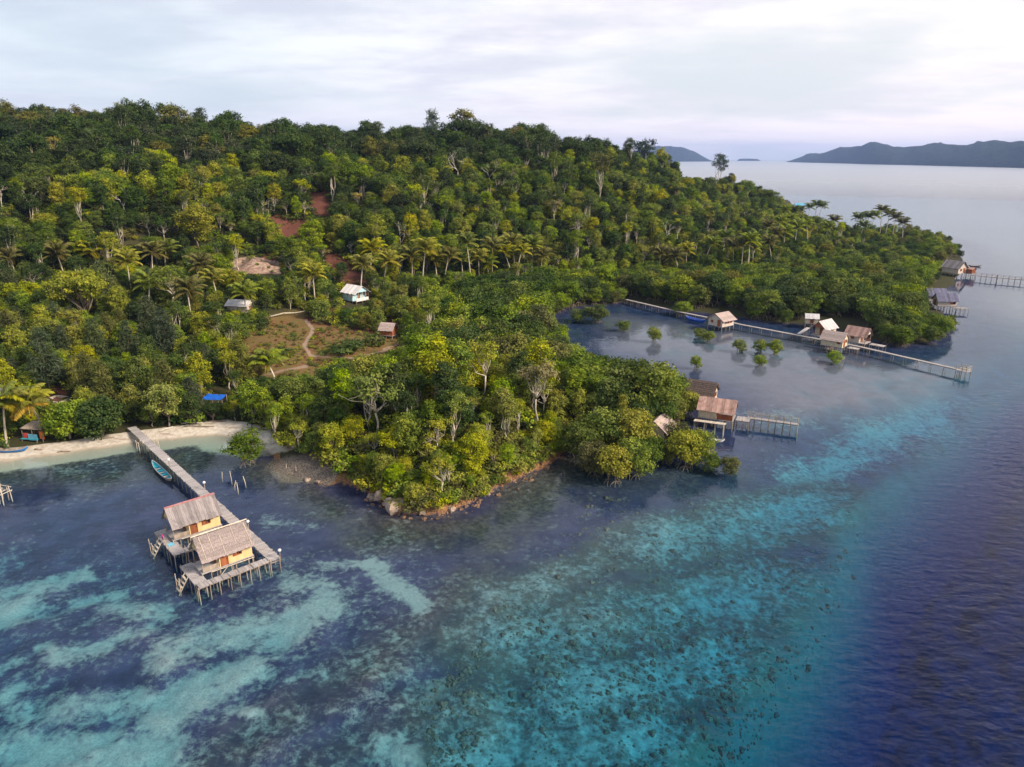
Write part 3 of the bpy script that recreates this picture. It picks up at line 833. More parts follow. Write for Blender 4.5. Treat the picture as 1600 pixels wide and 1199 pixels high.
def shrub(seed, H=2.0, CR=1.6, nl=7):
    rng = np.random.default_rng(seed); mb = MB(); lobes = []
    for k in range(nl):
        th = k * 2.39996; rr = CR * .62 * math.sqrt((k + .3) / nl); r = rng.uniform(.55, .85)
        lobes.append((np.array([rr * math.cos(th), rr * math.sin(th), H * (.66 - .38 * (rr / CR) ** 2)]), np.array([r, r, r * .85])))
        limb(mb, (0, 0, -.3), lobes[-1][0], .05, .02, rng, 3, .1, 4)
    return mb.mesh('stems', M['bark'], True), crown_mesh('foliage', lobes, rng, 1.2, (.36, .24), 11, .25, .1, .6), H, CR


def bare_tree(seed, H=8, bark='bark_white', spread=.62):
    rng = np.random.default_rng(seed); mb = MB()

    def grow(p, d, L, r, lv):
        q = p + d * L
        m = (p + q) / 2 + rng.normal(size=3) * .07 * L
        mb.tube([p, m, q], [r, r * .82, r * .62], 6 if lv < 2 else 4)
        if lv >= 5: return
        for k in range(2 if lv else 3):
            nd = d + rng.normal(size=3) * spread + np.array([0, 0, .18]); nd /= np.linalg.norm(nd)
            grow(q, nd, L * rng.uniform(.58, .82), r * .62, lv + 1)
    grow(np.array([0, 0, -.4]), np.array([.05, .02, 1.0]), H * .36, .15, 0)
    return mb.mesh('trunk', M[bark], True), None, H, H * .3


def frond_arrays(rng, L=3.6, lift=.8, n=22):
    """one pinnate palm leaf along +x: arching rib and two rows of hanging leaflets"""
    t = np.linspace(0, 1, n); ang_ = lift - (lift * .55 + 1.0) * t ** 2.0
    dx = np.cos(ang_); dz = np.sin(ang_)
    x = np.concatenate([[0], np.cumsum((dx[1:] + dx[:-1]) / 2)]) * L / n; z = np.concatenate([[0], np.cumsum((dz[1:] + dz[:-1]) / 2)]) * L / n
    V = []; F = []; T = []
    for i in range(n - 1):                                     # rib
        w = .05 * (1 - t[i]) + .012
        o = len(V); V += [(x[i], -w, z[i]), (x[i], w, z[i]), (x[i + 1], w * .9, z[i + 1]), (x[i + 1], -w * .9, z[i + 1])]; F.append((o, o + 1, o + 2, o + 3)); T += [.95] * 4
    for i in range(2, n):
        ll = L * .27 * math.sin(math.pi * min(1, .12 + t[i] * .86)) ** .6 + .1
        for s in (-1, 1):
            for h in (0, .5):
                xx = x[i] - h * (x[i] - x[i - 1]); zq = z[i] - h * (z[i] - z[i - 1])
                l2 = ll * rng.uniform(.85, 1.1); dr = rng.uniform(.25, .6)
                e = (xx + l2 * .42, s * l2 * .8, zq - l2 * dr); md = (xx + l2 * .2, s * l2 * .45, zq - l2 * dr * .2)
                o = len(V); w = .10
                V += [(xx - w, 0, zq), (md[0] - w, md[1], md[2]), e, (md[0] + w, md[1], md[2] + .02)]; F.append((o, o + 1, o + 2, o + 3)); T += [rng.uniform(.3, .85)] * 4
    return np.array(V), np.array(F), np.array(T)


def tone_mesh(name, V, F, T, mat):
    me = fast_mesh(name, V, F); a = me.attributes.new('tone', 'FLOAT', 'POINT'); a.data.foreach_set('value', np.asarray(T, np.float32)); me.materials.append(mat); return me


FRONDS = [tone_mesh('frond', *frond_arrays(np.random.default_rng(s), L, lf), M['frond']) for s, L, lf in ((1, 3.6, 1.4), (2, 3.9, 1.0), (3, 3.8, .55), (4, 3.3, -.1))]


def frond_layout(seed, n=19):
    rng = np.random.default_rng(seed); out = []
    for k in range(n):
        t = k / (n - 1); kind = min(3, int(t * 3.6)); th = k * 2.39996 + rng.uniform(-.2, .2)
        out.append((kind, th, rng.uniform(-.15, .15), rng.uniform(.85, 1.1)))
    return out


def palm_trunk(seed, H=9.0, lean=1.2):
    rng = np.random.default_rng(seed); th = rng.uniform(0, 6.28); mb = MB(); n = 12
    pts = [(lean * math.cos(th) * (t ** 1.6 - 1), lean * math.sin(th) * (t ** 1.6 - 1), -.4 + (H + .4) * t) for t in np.linspace(0, 1, n)]
    mb.tube(pts, [(.20 - .08 * t) * (1.5 if t < .05 else 1) * (1 + .05 * (i % 2)) for i, t in enumerate(np.linspace(0, 1, n))], 7)
    mb.tube([(0, 0, H - .15), (0, 0, H + .35)], [.2, .1], 6)
    return mb.mesh('trunk', M['bark_pale'], True)


def palm_crown(seed, H):
    V = []; F = []; T = []; o = 0
    for kind, th, tw, s in frond_layout(seed):
        me = FRONDS[kind]; v = np.empty(len(me.vertices) * 3, np.float32); me.vertices.foreach_get('co', v); v = v.reshape(-1, 3) * s
        tn = np.empty(len(me.vertices), np.float32); me.attributes['tone'].data.foreach_get('value', tn)
        c, s_ = math.cos(th), math.sin(th)
        V.append(np.stack([v[:, 0] * c - v[:, 1] * s_, v[:, 0] * s_ + v[:, 1] * c, v[:, 2] + H + .1], 1)); T.append(np.clip(tn + (.35 if kind == 3 else 0), 0, 1.3))
        f = np.arange(len(v)).reshape(-1, 4) + o; F.append(f); o += len(v)
    return tone_mesh('crown', np.concatenate(V), np.concatenate(F), np.concatenate(T), M['frond'])


PROTO = {}
for i in range(5): PROTO['broad%d' % i] = broad_tree(100 + i, 9.5, 3.3, (.14, .2, .1, .24, .16)[i], (12, 14, 13, 11, 13)[i], flat=(1.0, .85, 1.1, .75, .95)[i], lobe=((.95, 1.6), (.9, 1.4), (1.0, 1.7), (1.1, 1.8), (.8, 1.3))[i])
for i in range(3): PROTO['column%d' % i] = broad_tree(150 + i, 10.5, (1.9, 2.2, 1.6)[i], (.12, .2, .08)[i], (13, 14, 12)[i], (.75, 1.2), 1.1, 1.25, 'bark_pale' if i == 1 else 'bark', .18)
for i in range(3): PROTO['tall%d' % i] = tall_tree(200 + i, 13.5, nl=(7, 8, 6)[i])
for i in range(3): PROTO['open%d' % i] = open_tree(300 + i, 9, dens=(.55, .45, .6)[i])
for i in range(2): PROTO['casuarina%d' % i] = casuarina(400 + i)
for i in range(4): PROTO['mangrove%d' % i] = mangrove(500 + i)
for i in range(3): PROTO['shrub%d' % i] = shrub(600 + i)
for i in range(3): PROTO['bare%d' % i] = bare_tree(700 + i)
PROTO['umbrella0'] = broad_tree(800, 8.5, 5.0, .45, 16, (1.2, 1.8), 1.0, .5, 'bark', .3)
PROTO['dome0'] = broad_tree(801, 6.5, 3.2, .02, 16, (1.1, 1.6), 1.15, .9, 'bark', .25, (.42, .3))
PROTO['spire0'] = casuarina(802, 13, 1.7)
for i in range(4):
    PROTO['palm%d' % i] = (palm_trunk(900 + i, 9.0, (1.0, 1.8, .4, 2.4)[i]), palm_crown(900 + i, 9.0), 9.0, 3.4)

TINT = {'dark green': (0.034, 0.055, 0.015), 'deep green': (0.054, 0.090, 0.017), 'mid green': (0.104, 0.150, 0.017), 'bright green': (0.178, 0.236, 0.017),
        'yellow-green': (0.272, 0.285, 0.022), 'olive': (0.145, 0.147, 0.030), 'grey-green': (0.075, 0.100, 0.042), 'straw-yellow': (0.28, 0.235, 0.075), 'pale yellow': (0.25, 0.265, 0.06), 'red-brown': (0.20, 0.095, 0.045)}


def plant(kind, name, loc, rz, scl, tint, label, cat, group=None, jitter=.12):
    tm, cm, h, r = PROTO[kind]
    root = empty(name, loc, rz, label, cat, group)
    root.scale = (scl, scl, scl) if not hasattr(scl, '__len__') else scl
    part = 'stems' if kind.startswith('shrub') else 'trunk'
    inst(part, tm, root)
    if cm is not None:
        c = inst('foliage' if kind.startswith('shrub') else 'crown', cm, root)
        t = TINT[tint]; j = 1 + random.uniform(-jitter, jitter)
        c.color = (t[0] * j * random.uniform(.92, 1.08), t[1] * j, t[2] * random.uniform(.85, 1.2), 1)
    return root


def combine(a, b, name):
    """trunk + crown of a prototype as one mesh, for the uncounted mass of the forest"""
    if b is None: return a
    o = bpy.data.meshes.new(name); vs = []; ls = []; st = []; mi = []; tn = []; vo = lo = 0
    for k, me in enumerate((a, b)):
        v = np.empty(len(me.vertices) * 3, np.float32); me.vertices.foreach_get('co', v); vs.append(v)
        l = np.empty(len(me.loops), np.int32); me.loops.foreach_get('vertex_index', l); ls.append(l + vo)
        s = np.empty(len(me.polygons), np.int32); me.polygons.foreach_get('loop_start', s); st.append(s + lo)
        mi.append(np.full(len(s), k, np.int32)); t = np.zeros(len(me.vertices), np.float32)
        if k: me.attributes['tone'].data.foreach_get('value', t)
        tn.append(t); vo += len(me.vertices); lo += len(l)
    V = np.concatenate(vs); Lp = np.concatenate(ls); S = np.concatenate(st)
    o.vertices.add(len(V) // 3); o.vertices.foreach_set('co', V); o.loops.add(len(Lp)); o.loops.foreach_set('vertex_index', Lp)
    o.polygons.add(len(S)); o.polygons.foreach_set('loop_start', S); o.polygons.foreach_set('material_index', np.concatenate(mi))
    at_ = o.attributes.new('tone', 'FLOAT', 'POINT'); at_.data.foreach_set('value', np.concatenate(tn))
    o.materials.append(a.materials[0]); o.materials.append(b.materials[0]); o.update(calc_edges=True)
    return o


_comb = {}


def scatter(name, label, items):
    """items: (kind, tint, x, y, z, rz, scale). One stuff object carrying an instance per item"""
    keys = sorted({k for k, *_ in items})
    col = bpy.data.collections.new(name + '_kinds')
    for i, k in enumerate(keys):
        if k not in _comb: _comb[k] = combine(PROTO[k][0], PROTO[k][1], k)
        o = bpy.data.objects.new('%s_kind_%03d' % (name, i), _comb[k]); col.objects.link(o)
    ix = {k: i for i, k in enumerate(keys)}
    me = bpy.data.meshes.new(name); n = len(items)
    me.vertices.add(n); me.vertices.foreach_set('co', np.array([it[2:5] for it in items], np.float32).ravel())
    me.attributes.new('kind_index', 'INT', 'POINT').data.foreach_set('value', np.array([ix[it[0]] for it in items], np.int32))
    me.attributes.new('turn', 'FLOAT', 'POINT').data.foreach_set('value', np.array([it[5] for it in items], np.float32))
    me.attributes.new('size', 'FLOAT', 'POINT').data.foreach_set('value', np.array([it[6] for it in items], np.float32))
    jt = np.array([TINT[it[1]] for it in items]) * RNG.uniform(.86, 1.14, (n, 1)) * RNG.uniform(.93, 1.07, (n, 3))
    me.attributes.new('tint', 'FLOAT_COLOR', 'POINT').data.foreach_set('color', np.concatenate([jt, np.ones((n, 1))], 1).astype(np.float32).ravel())
    ob = link(bpy.data.objects.new(name, me)); tag(ob, label, kind='stuff')
    ng = bpy.data.node_groups.new(name, 'GeometryNodeTree')
    ng.interface.new_socket('Geometry', in_out='INPUT', socket_type='NodeSocketGeometry'); ng.interface.new_socket('Geometry', in_out='OUTPUT', socket_type='NodeSocketGeometry')
    gi = ng.nodes.new('NodeGroupInput'); go = ng.nodes.new('NodeGroupOutput')
    ci = ng.nodes.new('GeometryNodeCollectionInfo'); ci.inputs['Collection'].default_value = col
    ci.inputs['Separate Children'].default_value = True; ci.inputs['Reset Children'].default_value = True
    ip = ng.nodes.new('GeometryNodeInstanceOnPoints'); ip.inputs['Pick Instance'].default_value = True

    def named(nm, ty):
        a = ng.nodes.new('GeometryNodeInputNamedAttribute'); a.data_type = ty; a.inputs['Name'].default_value = nm
        return next(s for s in a.outputs if s.enabled and s.name == 'Attribute')
    cb = ng.nodes.new('ShaderNodeCombineXYZ'); L = ng.links.new
    L(gi.outputs[0], ip.inputs['Points']); L(ci.outputs[0], ip.inputs['Instance']); L(named('kind_index', 'INT'), ip.inputs['Instance Index'])
    L(named('turn', 'FLOAT'), cb.inputs[2]); L(cb.outputs[0], ip.inputs['Rotation']); L(named('size', 'FLOAT'), ip.inputs['Scale']); L(ip.outputs[0], go.inputs[0])
    md = ob.modifiers.new('scatter', 'NODES'); md.node_group = ng
    return ob
# ================================================================== BUILT THINGS
LAND = []       # (plain name, x, y): landmarks used to say which tree is meant


def sheet_mesh(w, l, mat, waves=4, th=.025):
    """one corrugated sheet, width along x, slope length along -y, hung from y = 0"""
    n = waves * 2; V = []; F = []
    for i in range(n + 1):
        x = -w / 2 + w * i / n; z = .022 * (1 if i % 2 else -1)
        V += [(x, 0, z), (x, -l, z), (x, 0, z - th), (x, -l, z - th)]
    for i in range(n):
        a = i * 4; b = a + 4
        F += [(a, a + 1, b + 1, b), (a + 2, b + 2, b + 3, a + 3), (a + 1, a + 3, b + 3, b + 1), (a, b, b + 2, a + 2)]
    F += [(0, 2, 3, 1), (n * 4, n * 4 + 1, n * 4 + 3, n * 4 + 2)]
    return MB().add(V, F).mesh('sheet', mat)


def board_mesh(w, l, mat, th=.035):
    return MB().box((0, -l / 2, 0), (w * .97, l, th)).mesh('board', mat)


def thatch_mesh(L, w, mat, seed):
    """one course of palm thatch: ragged lower edge, along x, hung from y = 0"""
    rng = np.random.default_rng(seed); n = max(12, int(L / .16)); V = []; F = []
    for i in range(n + 1):
        x = -L / 2 + L * i / n; e = -w - rng.uniform(-.05, .09)
        V += [(x, 0, rng.uniform(-.01, .02)), (x, e, .05 + rng.uniform(-.02, .02)), (x, 0, -.05), (x, e, -.03)]
    for i in range(n):
        a = i * 4; b = a + 4
        F += [(a, a + 1, b + 1, b), (a + 2, b + 2, b + 3, a + 3), (a + 1, a + 3, b + 3, b + 1)]
    F += [(0, 2, 3, 1), (n * 4, n * 4 + 1, n * 4 + 3, n * 4 + 2)]
    return MB().add(V, F).mesh('thatch_course', mat)


POSTME = {}


def post_mesh(r=.075, key='post'):
    if (r, key) not in POSTME: POSTME[(r, key)] = MB().tube([(0, 0, 0), (0.02, 0, .35), (-.015, .01, .7), (0, 0, 1)], [r * 1.1, r, r * .95, r * .85], 6).mesh('post', M[key], True)
    return POSTME[(r, key)]


def put_post(root, x, y, top, bot, r=.075, key='post', name='post', tilt=.03):
    o = inst(name, post_mesh(r, key), root, (x, y, bot), (random.uniform(-tilt, tilt), random.uniform(-tilt, tilt), random.uniform(0, 6)), (1, 1, top - bot))
    return o


def window(root, x, y, z, w, h, face, frame='red_wood', shut=True):
    """face: outward direction (0 = -y, 1 = +x, 2 = +y, 3 = -x) of the wall it sits in"""
    rz = face * math.pi / 2
    f = MB()
    for sx in (-1, 1): f.box((sx * (w / 2 + .03), -.05, 0), (.07, .1, h + .13))
    for sz in (-1, 1): f.box((0, -.052, sz * (h / 2 + .03)), (w - .01, .09, .07))
    o = f.build('window', M[frame], root); o.location = (x, y, z); o.rotation_euler = (0, 0, rz)
    MB().box((0, -.012, 0), (w, .03, h)).build('pane', M['dark'], o)
    if shut:
        for sx in (-1, 1):
            s = MB().box((sx * w * .25, -.045, 0), (w * .40, .025, h * .94)).build('shutter', M[frame], o)
            s.location.z = 0
            if sx > 0: s.rotation_euler = (0, 0, .25)
    return o


def door(root, x, y, z, w, h, face, frame='red_wood', leaf='red_wood'):
    rz = face * math.pi / 2
    f = MB()
    for sx in (-1, 1): f.box((sx * (w / 2 + .03), -.05, h / 2), (.07, .1, h))
    f.box((0, -.05, h + .03), (w + .13, .1, .07))
    o = f.build('door', M[frame], root); o.location = (x, y, z); o.rotation_euler = (0, 0, rz)
    MB().box((0, -.02, h / 2), (w, .035, h - .02)).build('leaf', M[leaf], o)
    MB().box((w * .36, -.055, h * .48), (.04, .05, .14)).build('handle', M['dark'], o)
    return o


def gable_panel(root, x, W, z0, z1, base, mat, name='wall', th=.07):
    """pentagon (or triangle when base == z0) closing a gable end at x"""
    p = [(-W / 2, base), (W / 2, base), (W / 2, z0), (0, z1), (-W / 2, z0)] if z0 - base > .02 else [(-W / 2, z0), (W / 2, z0), (0, z1)]
    n = len(p)
    return MB().add([(x - th / 2, a, b) for a, b in p] + [(x + th / 2, a, b) for a, b in p],
                    [tuple(reversed(range(n))), tuple(range(n, 2 * n))] + [(i, (i + 1) % n, n + (i + 1) % n, n + i) for i in range(n)]).build(name, M[mat], root)


def roof_on(root, L, W, zw, rise, over, gover, kind, mat, ridge=None, battens=0, seed=1, cx=0.0):
    """gable roof, ridge along x. zw: height where the slope meets the wall line"""
    slope = math.atan2(rise, W / 2); Ls = (W / 2 + over) / math.cos(slope); Lr = L + 2 * gover; zr = zw + rise
    fr = MB()
    for s in (-1, 1):
        for k in range(5):
            x = cx - Lr / 2 + .12 + (Lr - .24) * k / 4
            fr.beam((x, 0, zr - .07), (x, s * (W / 2 + over - .03), zr - .07 - (W / 2 + over - .03) * math.tan(slope)), .07)
        for q in (.3, .95):
            yy = s * (W / 2 + over) * q
            fr.beam((cx - Lr / 2 + .05, yy, zr - .03 - abs(yy) * math.tan(slope) - .06), (cx + Lr / 2 - .05, yy, zr - .03 - abs(yy) * math.tan(slope) - .06), .05)
    fr.beam((cx - Lr / 2, 0, zr - .1), (cx + Lr / 2, 0, zr - .1), .09)
    roof = fr.build('roof', M['post'], root)
    for s in (1, -1):                                           # s = 1: the -y slope
        rot = Euler((slope, 0, 0 if s > 0 else math.pi))
        if kind in ('sheet', 'board'):
            w = .62 if kind == 'sheet' else .36
            n = max(3, round(Lr / w)); w = Lr / n
            me = sheet_mesh(w * 1.04, Ls, M[mat]) if kind == 'sheet' else board_mesh(w, Ls, M[mat])
            for k in range(n):
                x = cx + (-Lr / 2 + w * (k + .5))
                o = inst('roof_sheet' if kind == 'sheet' else 'roof_board', me, roof, (x, 0, zr + .02 + .012 * (k % 2)), (slope * 1.0, random.uniform(-.012, .012), 0 if s > 0 else math.pi), (1, 1 + random.uniform(-.02, .035), 1))
        else:
            n = max(3, round(Ls / .38)); w = Ls / n
            mes = [thatch_mesh(Lr, w * 1.35, M[mat], seed * 10 + q) for q in range(2)]
            for k in range(n):
                d = k * w
                inst('thatch_course', mes[k % 2], roof, (cx, -s * d * math.cos(slope), zr + .05 - d * math.sin(slope)), (slope - .05, 0, 0 if s > 0 else math.pi), (1 if k % 2 else -1 * -1, 1, 1))
        if battens:
            for k in range(battens):
                x = cx - Lr / 2 + .35 + (Lr - .7) * (k + random.uniform(-.25, .25)) / max(1, battens - 1)
                a, b = (0.02, random.uniform(.55, .95)) if k % 2 else (random.uniform(0, .2), 1.02)
                mb = MB().tube([(x, -s * Ls * a * math.cos(slope), zr + .17 - Ls * a * math.sin(slope)), (x + random.uniform(-.05, .05), -s * Ls * b * math.cos(slope), zr + .17 - Ls * b * math.sin(slope))], .032, 5)
                mb.build('roof_pole', M['pole'], roof)
    if ridge:
        rb = MB()
        for s in (-1, 1): rb.box((cx, s * .09 * math.cos(slope), zr + .085 - .09 * math.sin(slope)), (Lr + .06, .2, .03), rx=-s * slope)
        rb.build('ridge_cap', M[ridge], roof)
    return roof


def hut(name, label, cx, cy, yaw, L, W, fz, wh, rise, over=.5, gover=.35, roof='thatch', rmat='thatch', wall='cream_wall', win=(), doors=(), veranda=None,
        group=None, ridge=None, battens=0, z0=0.0, post_bot=-1.2, cat='hut', gables='wall', gable_mat=None, floor_ext=.12, wfr='red_wood', seed=1, posts=True, closed=True, rails=False):
    """gabled hut on stilts; ridge along local x, front towards local -y. veranda: (end, length) with end -1 or +1"""
    root = empty(name, (cx, cy, z0), yaw, label, cat, group)
    x0, x1 = -L / 2, L / 2
    if veranda and veranda[0] < 0: x0 += veranda[1]
    if veranda and veranda[0] > 0: x1 -= veranda[1]
    zt = fz + wh
    # floor, joists and stilts
    fl = MB().box((0, 0, fz - .04), (L + 2 * floor_ext, W + 2 * floor_ext, .07)).build('floor', M['deck'], root)
    jo = MB()
    for y in (-W / 2 + .1, 0, W / 2 - .1): jo.beam((-L / 2 - .1, y, fz - .14), (L / 2 + .1, y, fz - .14), .1, .12)
    jo.build('joist', M['post'], fl)
    if posts:
        nx_ = max(3, round(L / 1.5) + 1)
        for i in range(nx_):
            for y in (-W / 2, 0, W / 2): put_post(root, -L / 2 + L * i / (nx_ - 1), y, fz - .08, post_bot, .075)
    # walls
    th = .07
    for s, nm in ((-1, 'wall'), (1, 'wall')):
        MB().box(((x0 + x1) / 2, s * (W / 2 - th / 2), fz + wh / 2), (x1 - x0, th, wh)).build(nm, M[wall], root)
    gm = gable_mat or wall
    for e, x in ((-1, x0), (1, x1)):
        ve = veranda and veranda[0] == e
        gable_panel(root, x - e * th / 2, W - 2 * th - .006, zt, zt + rise * (1 - 2 * th / W) - .05, fz, gm if not ve else wall)
        if ve:
            xe = -L / 2 if e < 0 else L / 2
            if gables: gable_panel(root, xe - e * .03, W - .05, zt, zt + rise - .06, zt, gm, 'gable_panel', .04)
            for y in (-W / 2 + .05, W / 2 - .05): put_post(root, xe - e * .06, y, zt + .02, fz, .055, 'post', 'veranda_post', .0)
            if rails:
                rl = MB()
                for z_ in (.45, .85): rl.beam((xe - e * .05, -W / 2 + .1, fz + z_), (xe - e * .05, W / 2 - .1, fz + z_), .05)
                for y in (-1, 1):
                    for z_ in (.45, .85): rl.beam((xe - e * .1, y * (W / 2 - .05), fz + z_), (x, y * (W / 2 - .05), fz + z_), .05)
                rl.build('railing', M['red_wood'], root)
            tie = MB()
            for y in (-W / 2 + .05, W / 2 - .05): tie.beam((xe, y, zt - .02), (x, y, zt - .02), .07)
            tie.build('tie_beam', M['post'], root)
    for face, px_, w_, zc, h_ in win:
        if face == 0: window(root, px_, -W / 2, fz + zc, w_, h_, 0, wfr)
        elif face == 1: window(root, x1, px_, fz + zc, w_, h_, 1, wfr)
        elif face == 3: window(root, x0, px_, fz + zc, w_, h_, 3, wfr)
        else: window(root, px_, W / 2, fz + zc, w_, h_, 2, wfr)
    for face, px_, w_, h_ in doors:
        xy = {0: (px_, -W / 2), 1: (x1, px_), 2: (px_, W / 2), 3: (x0, px_)}[face]
        door(root, xy[0], xy[1], fz, w_, h_, face, wfr)
    roof_on(root, L, W, zt, rise, over, gover, roof, rmat, ridge, battens, seed)
    return root


PLANK = {}


def jetty(name, label, pts, z, w, pitch=.30, gap=1.6, post_bot=-1.4, planks=True, rail=None, group=None, pr=.06, over_top=.0, rail_h=.95):
    """plank walkway on poles along world points; each plank and post is a piece when near"""
    root = empty(name, (pts[0][0], pts[0][1], 0), 0, label, 'jetty', group)
    o = np.array(pts[0][:2]); beam = MB(); joined = MB(); rl = MB()
    key = (round(pitch, 3), w)
    if key not in PLANK: PLANK[key] = [MB().box((0, 0, 0), (pitch * .93, w * s, .045)).mesh('plank', M['deck']) for s in (1.0, 1.05, .97)]
    last = None
    for a, b in zip(pts[:-1], pts[1:]):
        a = np.array(a[:2]) - o; b = np.array(b[:2]) - o; d = b - a; Ls = np.hypot(*d); d /= Ls; nn = np.array([-d[1], d[0]]); rz = math.atan2(d[1], d[0])
        n = max(1, round(Ls / pitch))
        for i in range(n):
            p = a + d * (i + .5) * Ls / n
            zz_ = z + random.uniform(-.012, .012)
            if planks: inst('plank', PLANK[key][i % 3], root, (p[0] + nn[0] * random.uniform(-.04, .04), p[1] + nn[1] * random.uniform(-.04, .04), zz_), (0, 0, rz + random.uniform(-.02, .02)))
            else: joined.box((p[0], p[1], zz_), (Ls / n * .93, w * random.uniform(.95, 1.06), .05), rz + random.uniform(-.02, .02))
        for s in (-1, 1):
            q = nn * s * (w / 2 - .12)
            beam.beam((*(a + q), z - .10), (*(b + q), z - .10), .08, .13)
        m = max(1, round(Ls / gap))
        for i in range(m + 1):
            p = a + d * Ls * i / m
            for s in (-1, 1):
                q = p + nn * s * (w / 2 - .04)
                tp = z + (over_top if random.random() < .8 else .1) if rail is None else z + rail_h
                put_post(root, q[0], q[1], tp + random.uniform(-.03, .05), post_bot, pr)
            if i: beam.beam((*(p + nn * (w / 2)), z - .22), (*(p - nn * (w / 2)), z - .22), .07)
        if rail:
            for s in rail:
                q = nn * s * (w / 2 - .03)
                for zr in (rail_h - .02, rail_h * .5): rl.beam((*(a + q), z + zr), (*(b + q), z + zr), .05)
    if not planks: joined.build('decking', M['deck'], root)
    beam.build('bearer', M['post'], root)
    if rail: rl.build('rail', M['post'], root)
    return root


def deck_area(name, label, x0, x1, y0, y1, z, pitch, along='x', parent=None, loc=None, yaw=0, post_bot=-1.5, gap=1.3, group=None):
    root = empty(name, loc, yaw, label, 'deck', group)
    lx, ly = x1 - x0, y1 - y0
    n = max(1, round((lx if along == 'x' else ly) / pitch)); st = (lx if along == 'x' else ly) / n
    me = MB().box((0, 0, 0), (st * .93, ly, .045) if along == 'x' else (lx, st * .93, .045)).mesh('plank', M['deck'])
    for i in range(n):
        c = (x0 + st * (i + .5), (y0 + y1) / 2) if along == 'x' else ((x0 + x1) / 2, y0 + st * (i + .5))
        inst('plank', me, root, (c[0] + random.uniform(-.02, .02), c[1] + random.uniform(-.03, .03), z + random.uniform(-.01, .01)), (0, 0, random.uniform(-.015, .015)))
    b = MB()
    for k in range(max(2, round((ly if along == 'x' else lx) / .9)) + 1):
        t = k / max(2, round((ly if along == 'x' else lx) / .9))
        if along == 'x': b.beam((x0, y0 + .06 + (ly - .12) * t, z - .1), (x1, y0 + .06 + (ly - .12) * t, z - .1), .08, .12)
        else: b.beam((x0 + .06 + (lx - .12) * t, y0, z - .1), (x0 + .06 + (lx - .12) * t, y1, z - .1), .08, .12)
    b.build('bearer', M['post'], root)
    for i in range(max(1, round(lx / gap)) + 1):
        for y in (y0 + .06, y1 - .06): put_post(root, x0 + .06 + (lx - .12) * i / max(1, round(lx / gap)), y, z - .05 + random.choice((0, 0, .35)), post_bot, .055)
    return root


def boat(name, label, x, y, z, yaw, L=5.5, B=1.2, D=.55, mat='teal', inner='teal', thw=4, group=None, cat='boat', rise=.35):
    root = empty(name, (x, y, z), yaw, label, cat, group)

    def skin(k, zoff, flip):
        V = []; F = []; n = 14; m = 7
        for i in range(n + 1):
            t = -1 + 2 * i / n; b = B / 2 * (1 - abs(t) ** 2.6) ** .8 * k + .02; sh = D + rise * abs(t) ** 3; kl = (D * .55 + rise) * abs(t) ** 5 + zoff
            for j in range(m):
                a = -math.pi / 2 + math.pi * j / (m - 1); s = math.sin(a)
                V.append((t * L / 2 * (1 if k == 1 else .97), b * s, kl + (sh - kl) * (abs(s) ** 2.2)))
        for i in range(n):
            for j in range(m - 1):
                q = i * m + j; f = (q, q + 1, q + m + 1, q + m); F.append(f[::-1] if flip else f)
        return V, F, n, m
    Vo, Fo, n, m = skin(1, 0, False); mb = MB().add(Vo, Fo)
    hull = mb.build('hull', M[mat], root, True)
    Vi, Fi, _, _ = skin(.9, .06, True); MB().add(Vi, Fi).build('lining', M[inner], hull, True)
    g = MB()
    for s in (-1, 1):
        pts = []
        for i in range(n + 1):
            t = -1 + 2 * i / n; pts.append((t * L / 2 * .99, s * (B / 2 * (1 - abs(t) ** 2.6) ** .8 * .95 + .02), D + rise * abs(t) ** 3 + .01))
        g.tube(pts, .045, 5)
    g.build('gunwale', M['deck'], hull)
    for k in range(thw):
        t = -.6 + 1.2 * k / max(1, thw - 1)
        MB().box((t * L / 2, 0, D * .72), (.24, B * .86 * (1 - abs(t) ** 2.6) ** .8, .04)).build('thwart', M['deck'] if k % 2 else M[inner], root)
    return root


# ------------------------------------------------------------------ near jetty with its two stilt huts
J_A = at(207, 669, 1.2)[:2]; J_C = at(424, 869, 1.2)[:2]
JU = (J_C - J_A); JL = np.hypot(*JU); JU = JU / JL; JV = np.array([JU[1], -JU[0]])
JYAW = math.atan2(JU[1], JU[0])


def jw(u, v): return J_C + JU * u + JV * v


jetty('jetty', 'long grey plank jetty from the beach out past the two yellow huts', [jw(-JL - .5, 0), jw(-30, 0), jw(-15, 0), jw(1.0, 0)], 1.2, 1.2, .34, 1.7, -2.4)
jetty('jetty', 'short grey plank walkway along the seaward side of the poled-thatch hut', [jw(.45, .66), jw(.45, 7.9)], 1.19, .95, .34, 1.0, -2.6)
deck_area('deck', 'grey plank landing deck at the veranda of the poled-thatch hut', -4.5, -.08, -8.0, -6.78, 1.19, .34, 'x', loc=(*J_C, 0), yaw=JYAW, post_bot=-2.6)
deck_area('deck', 'grey plank landing deck at the veranda of the red-ridged hut', -13.8, -7.1, -7.75, -6.5, 1.19, .34, 'x', loc=(*J_C, 0), yaw=JYAW, post_bot=-2.5)
deck_area('deck', 'short plank link running between the two yellow huts', -8.05, -7.1, -6.44, -.66, 1.17, .34, 'y', loc=(*J_C, 0), yaw=JYAW, post_bot=-2.4)

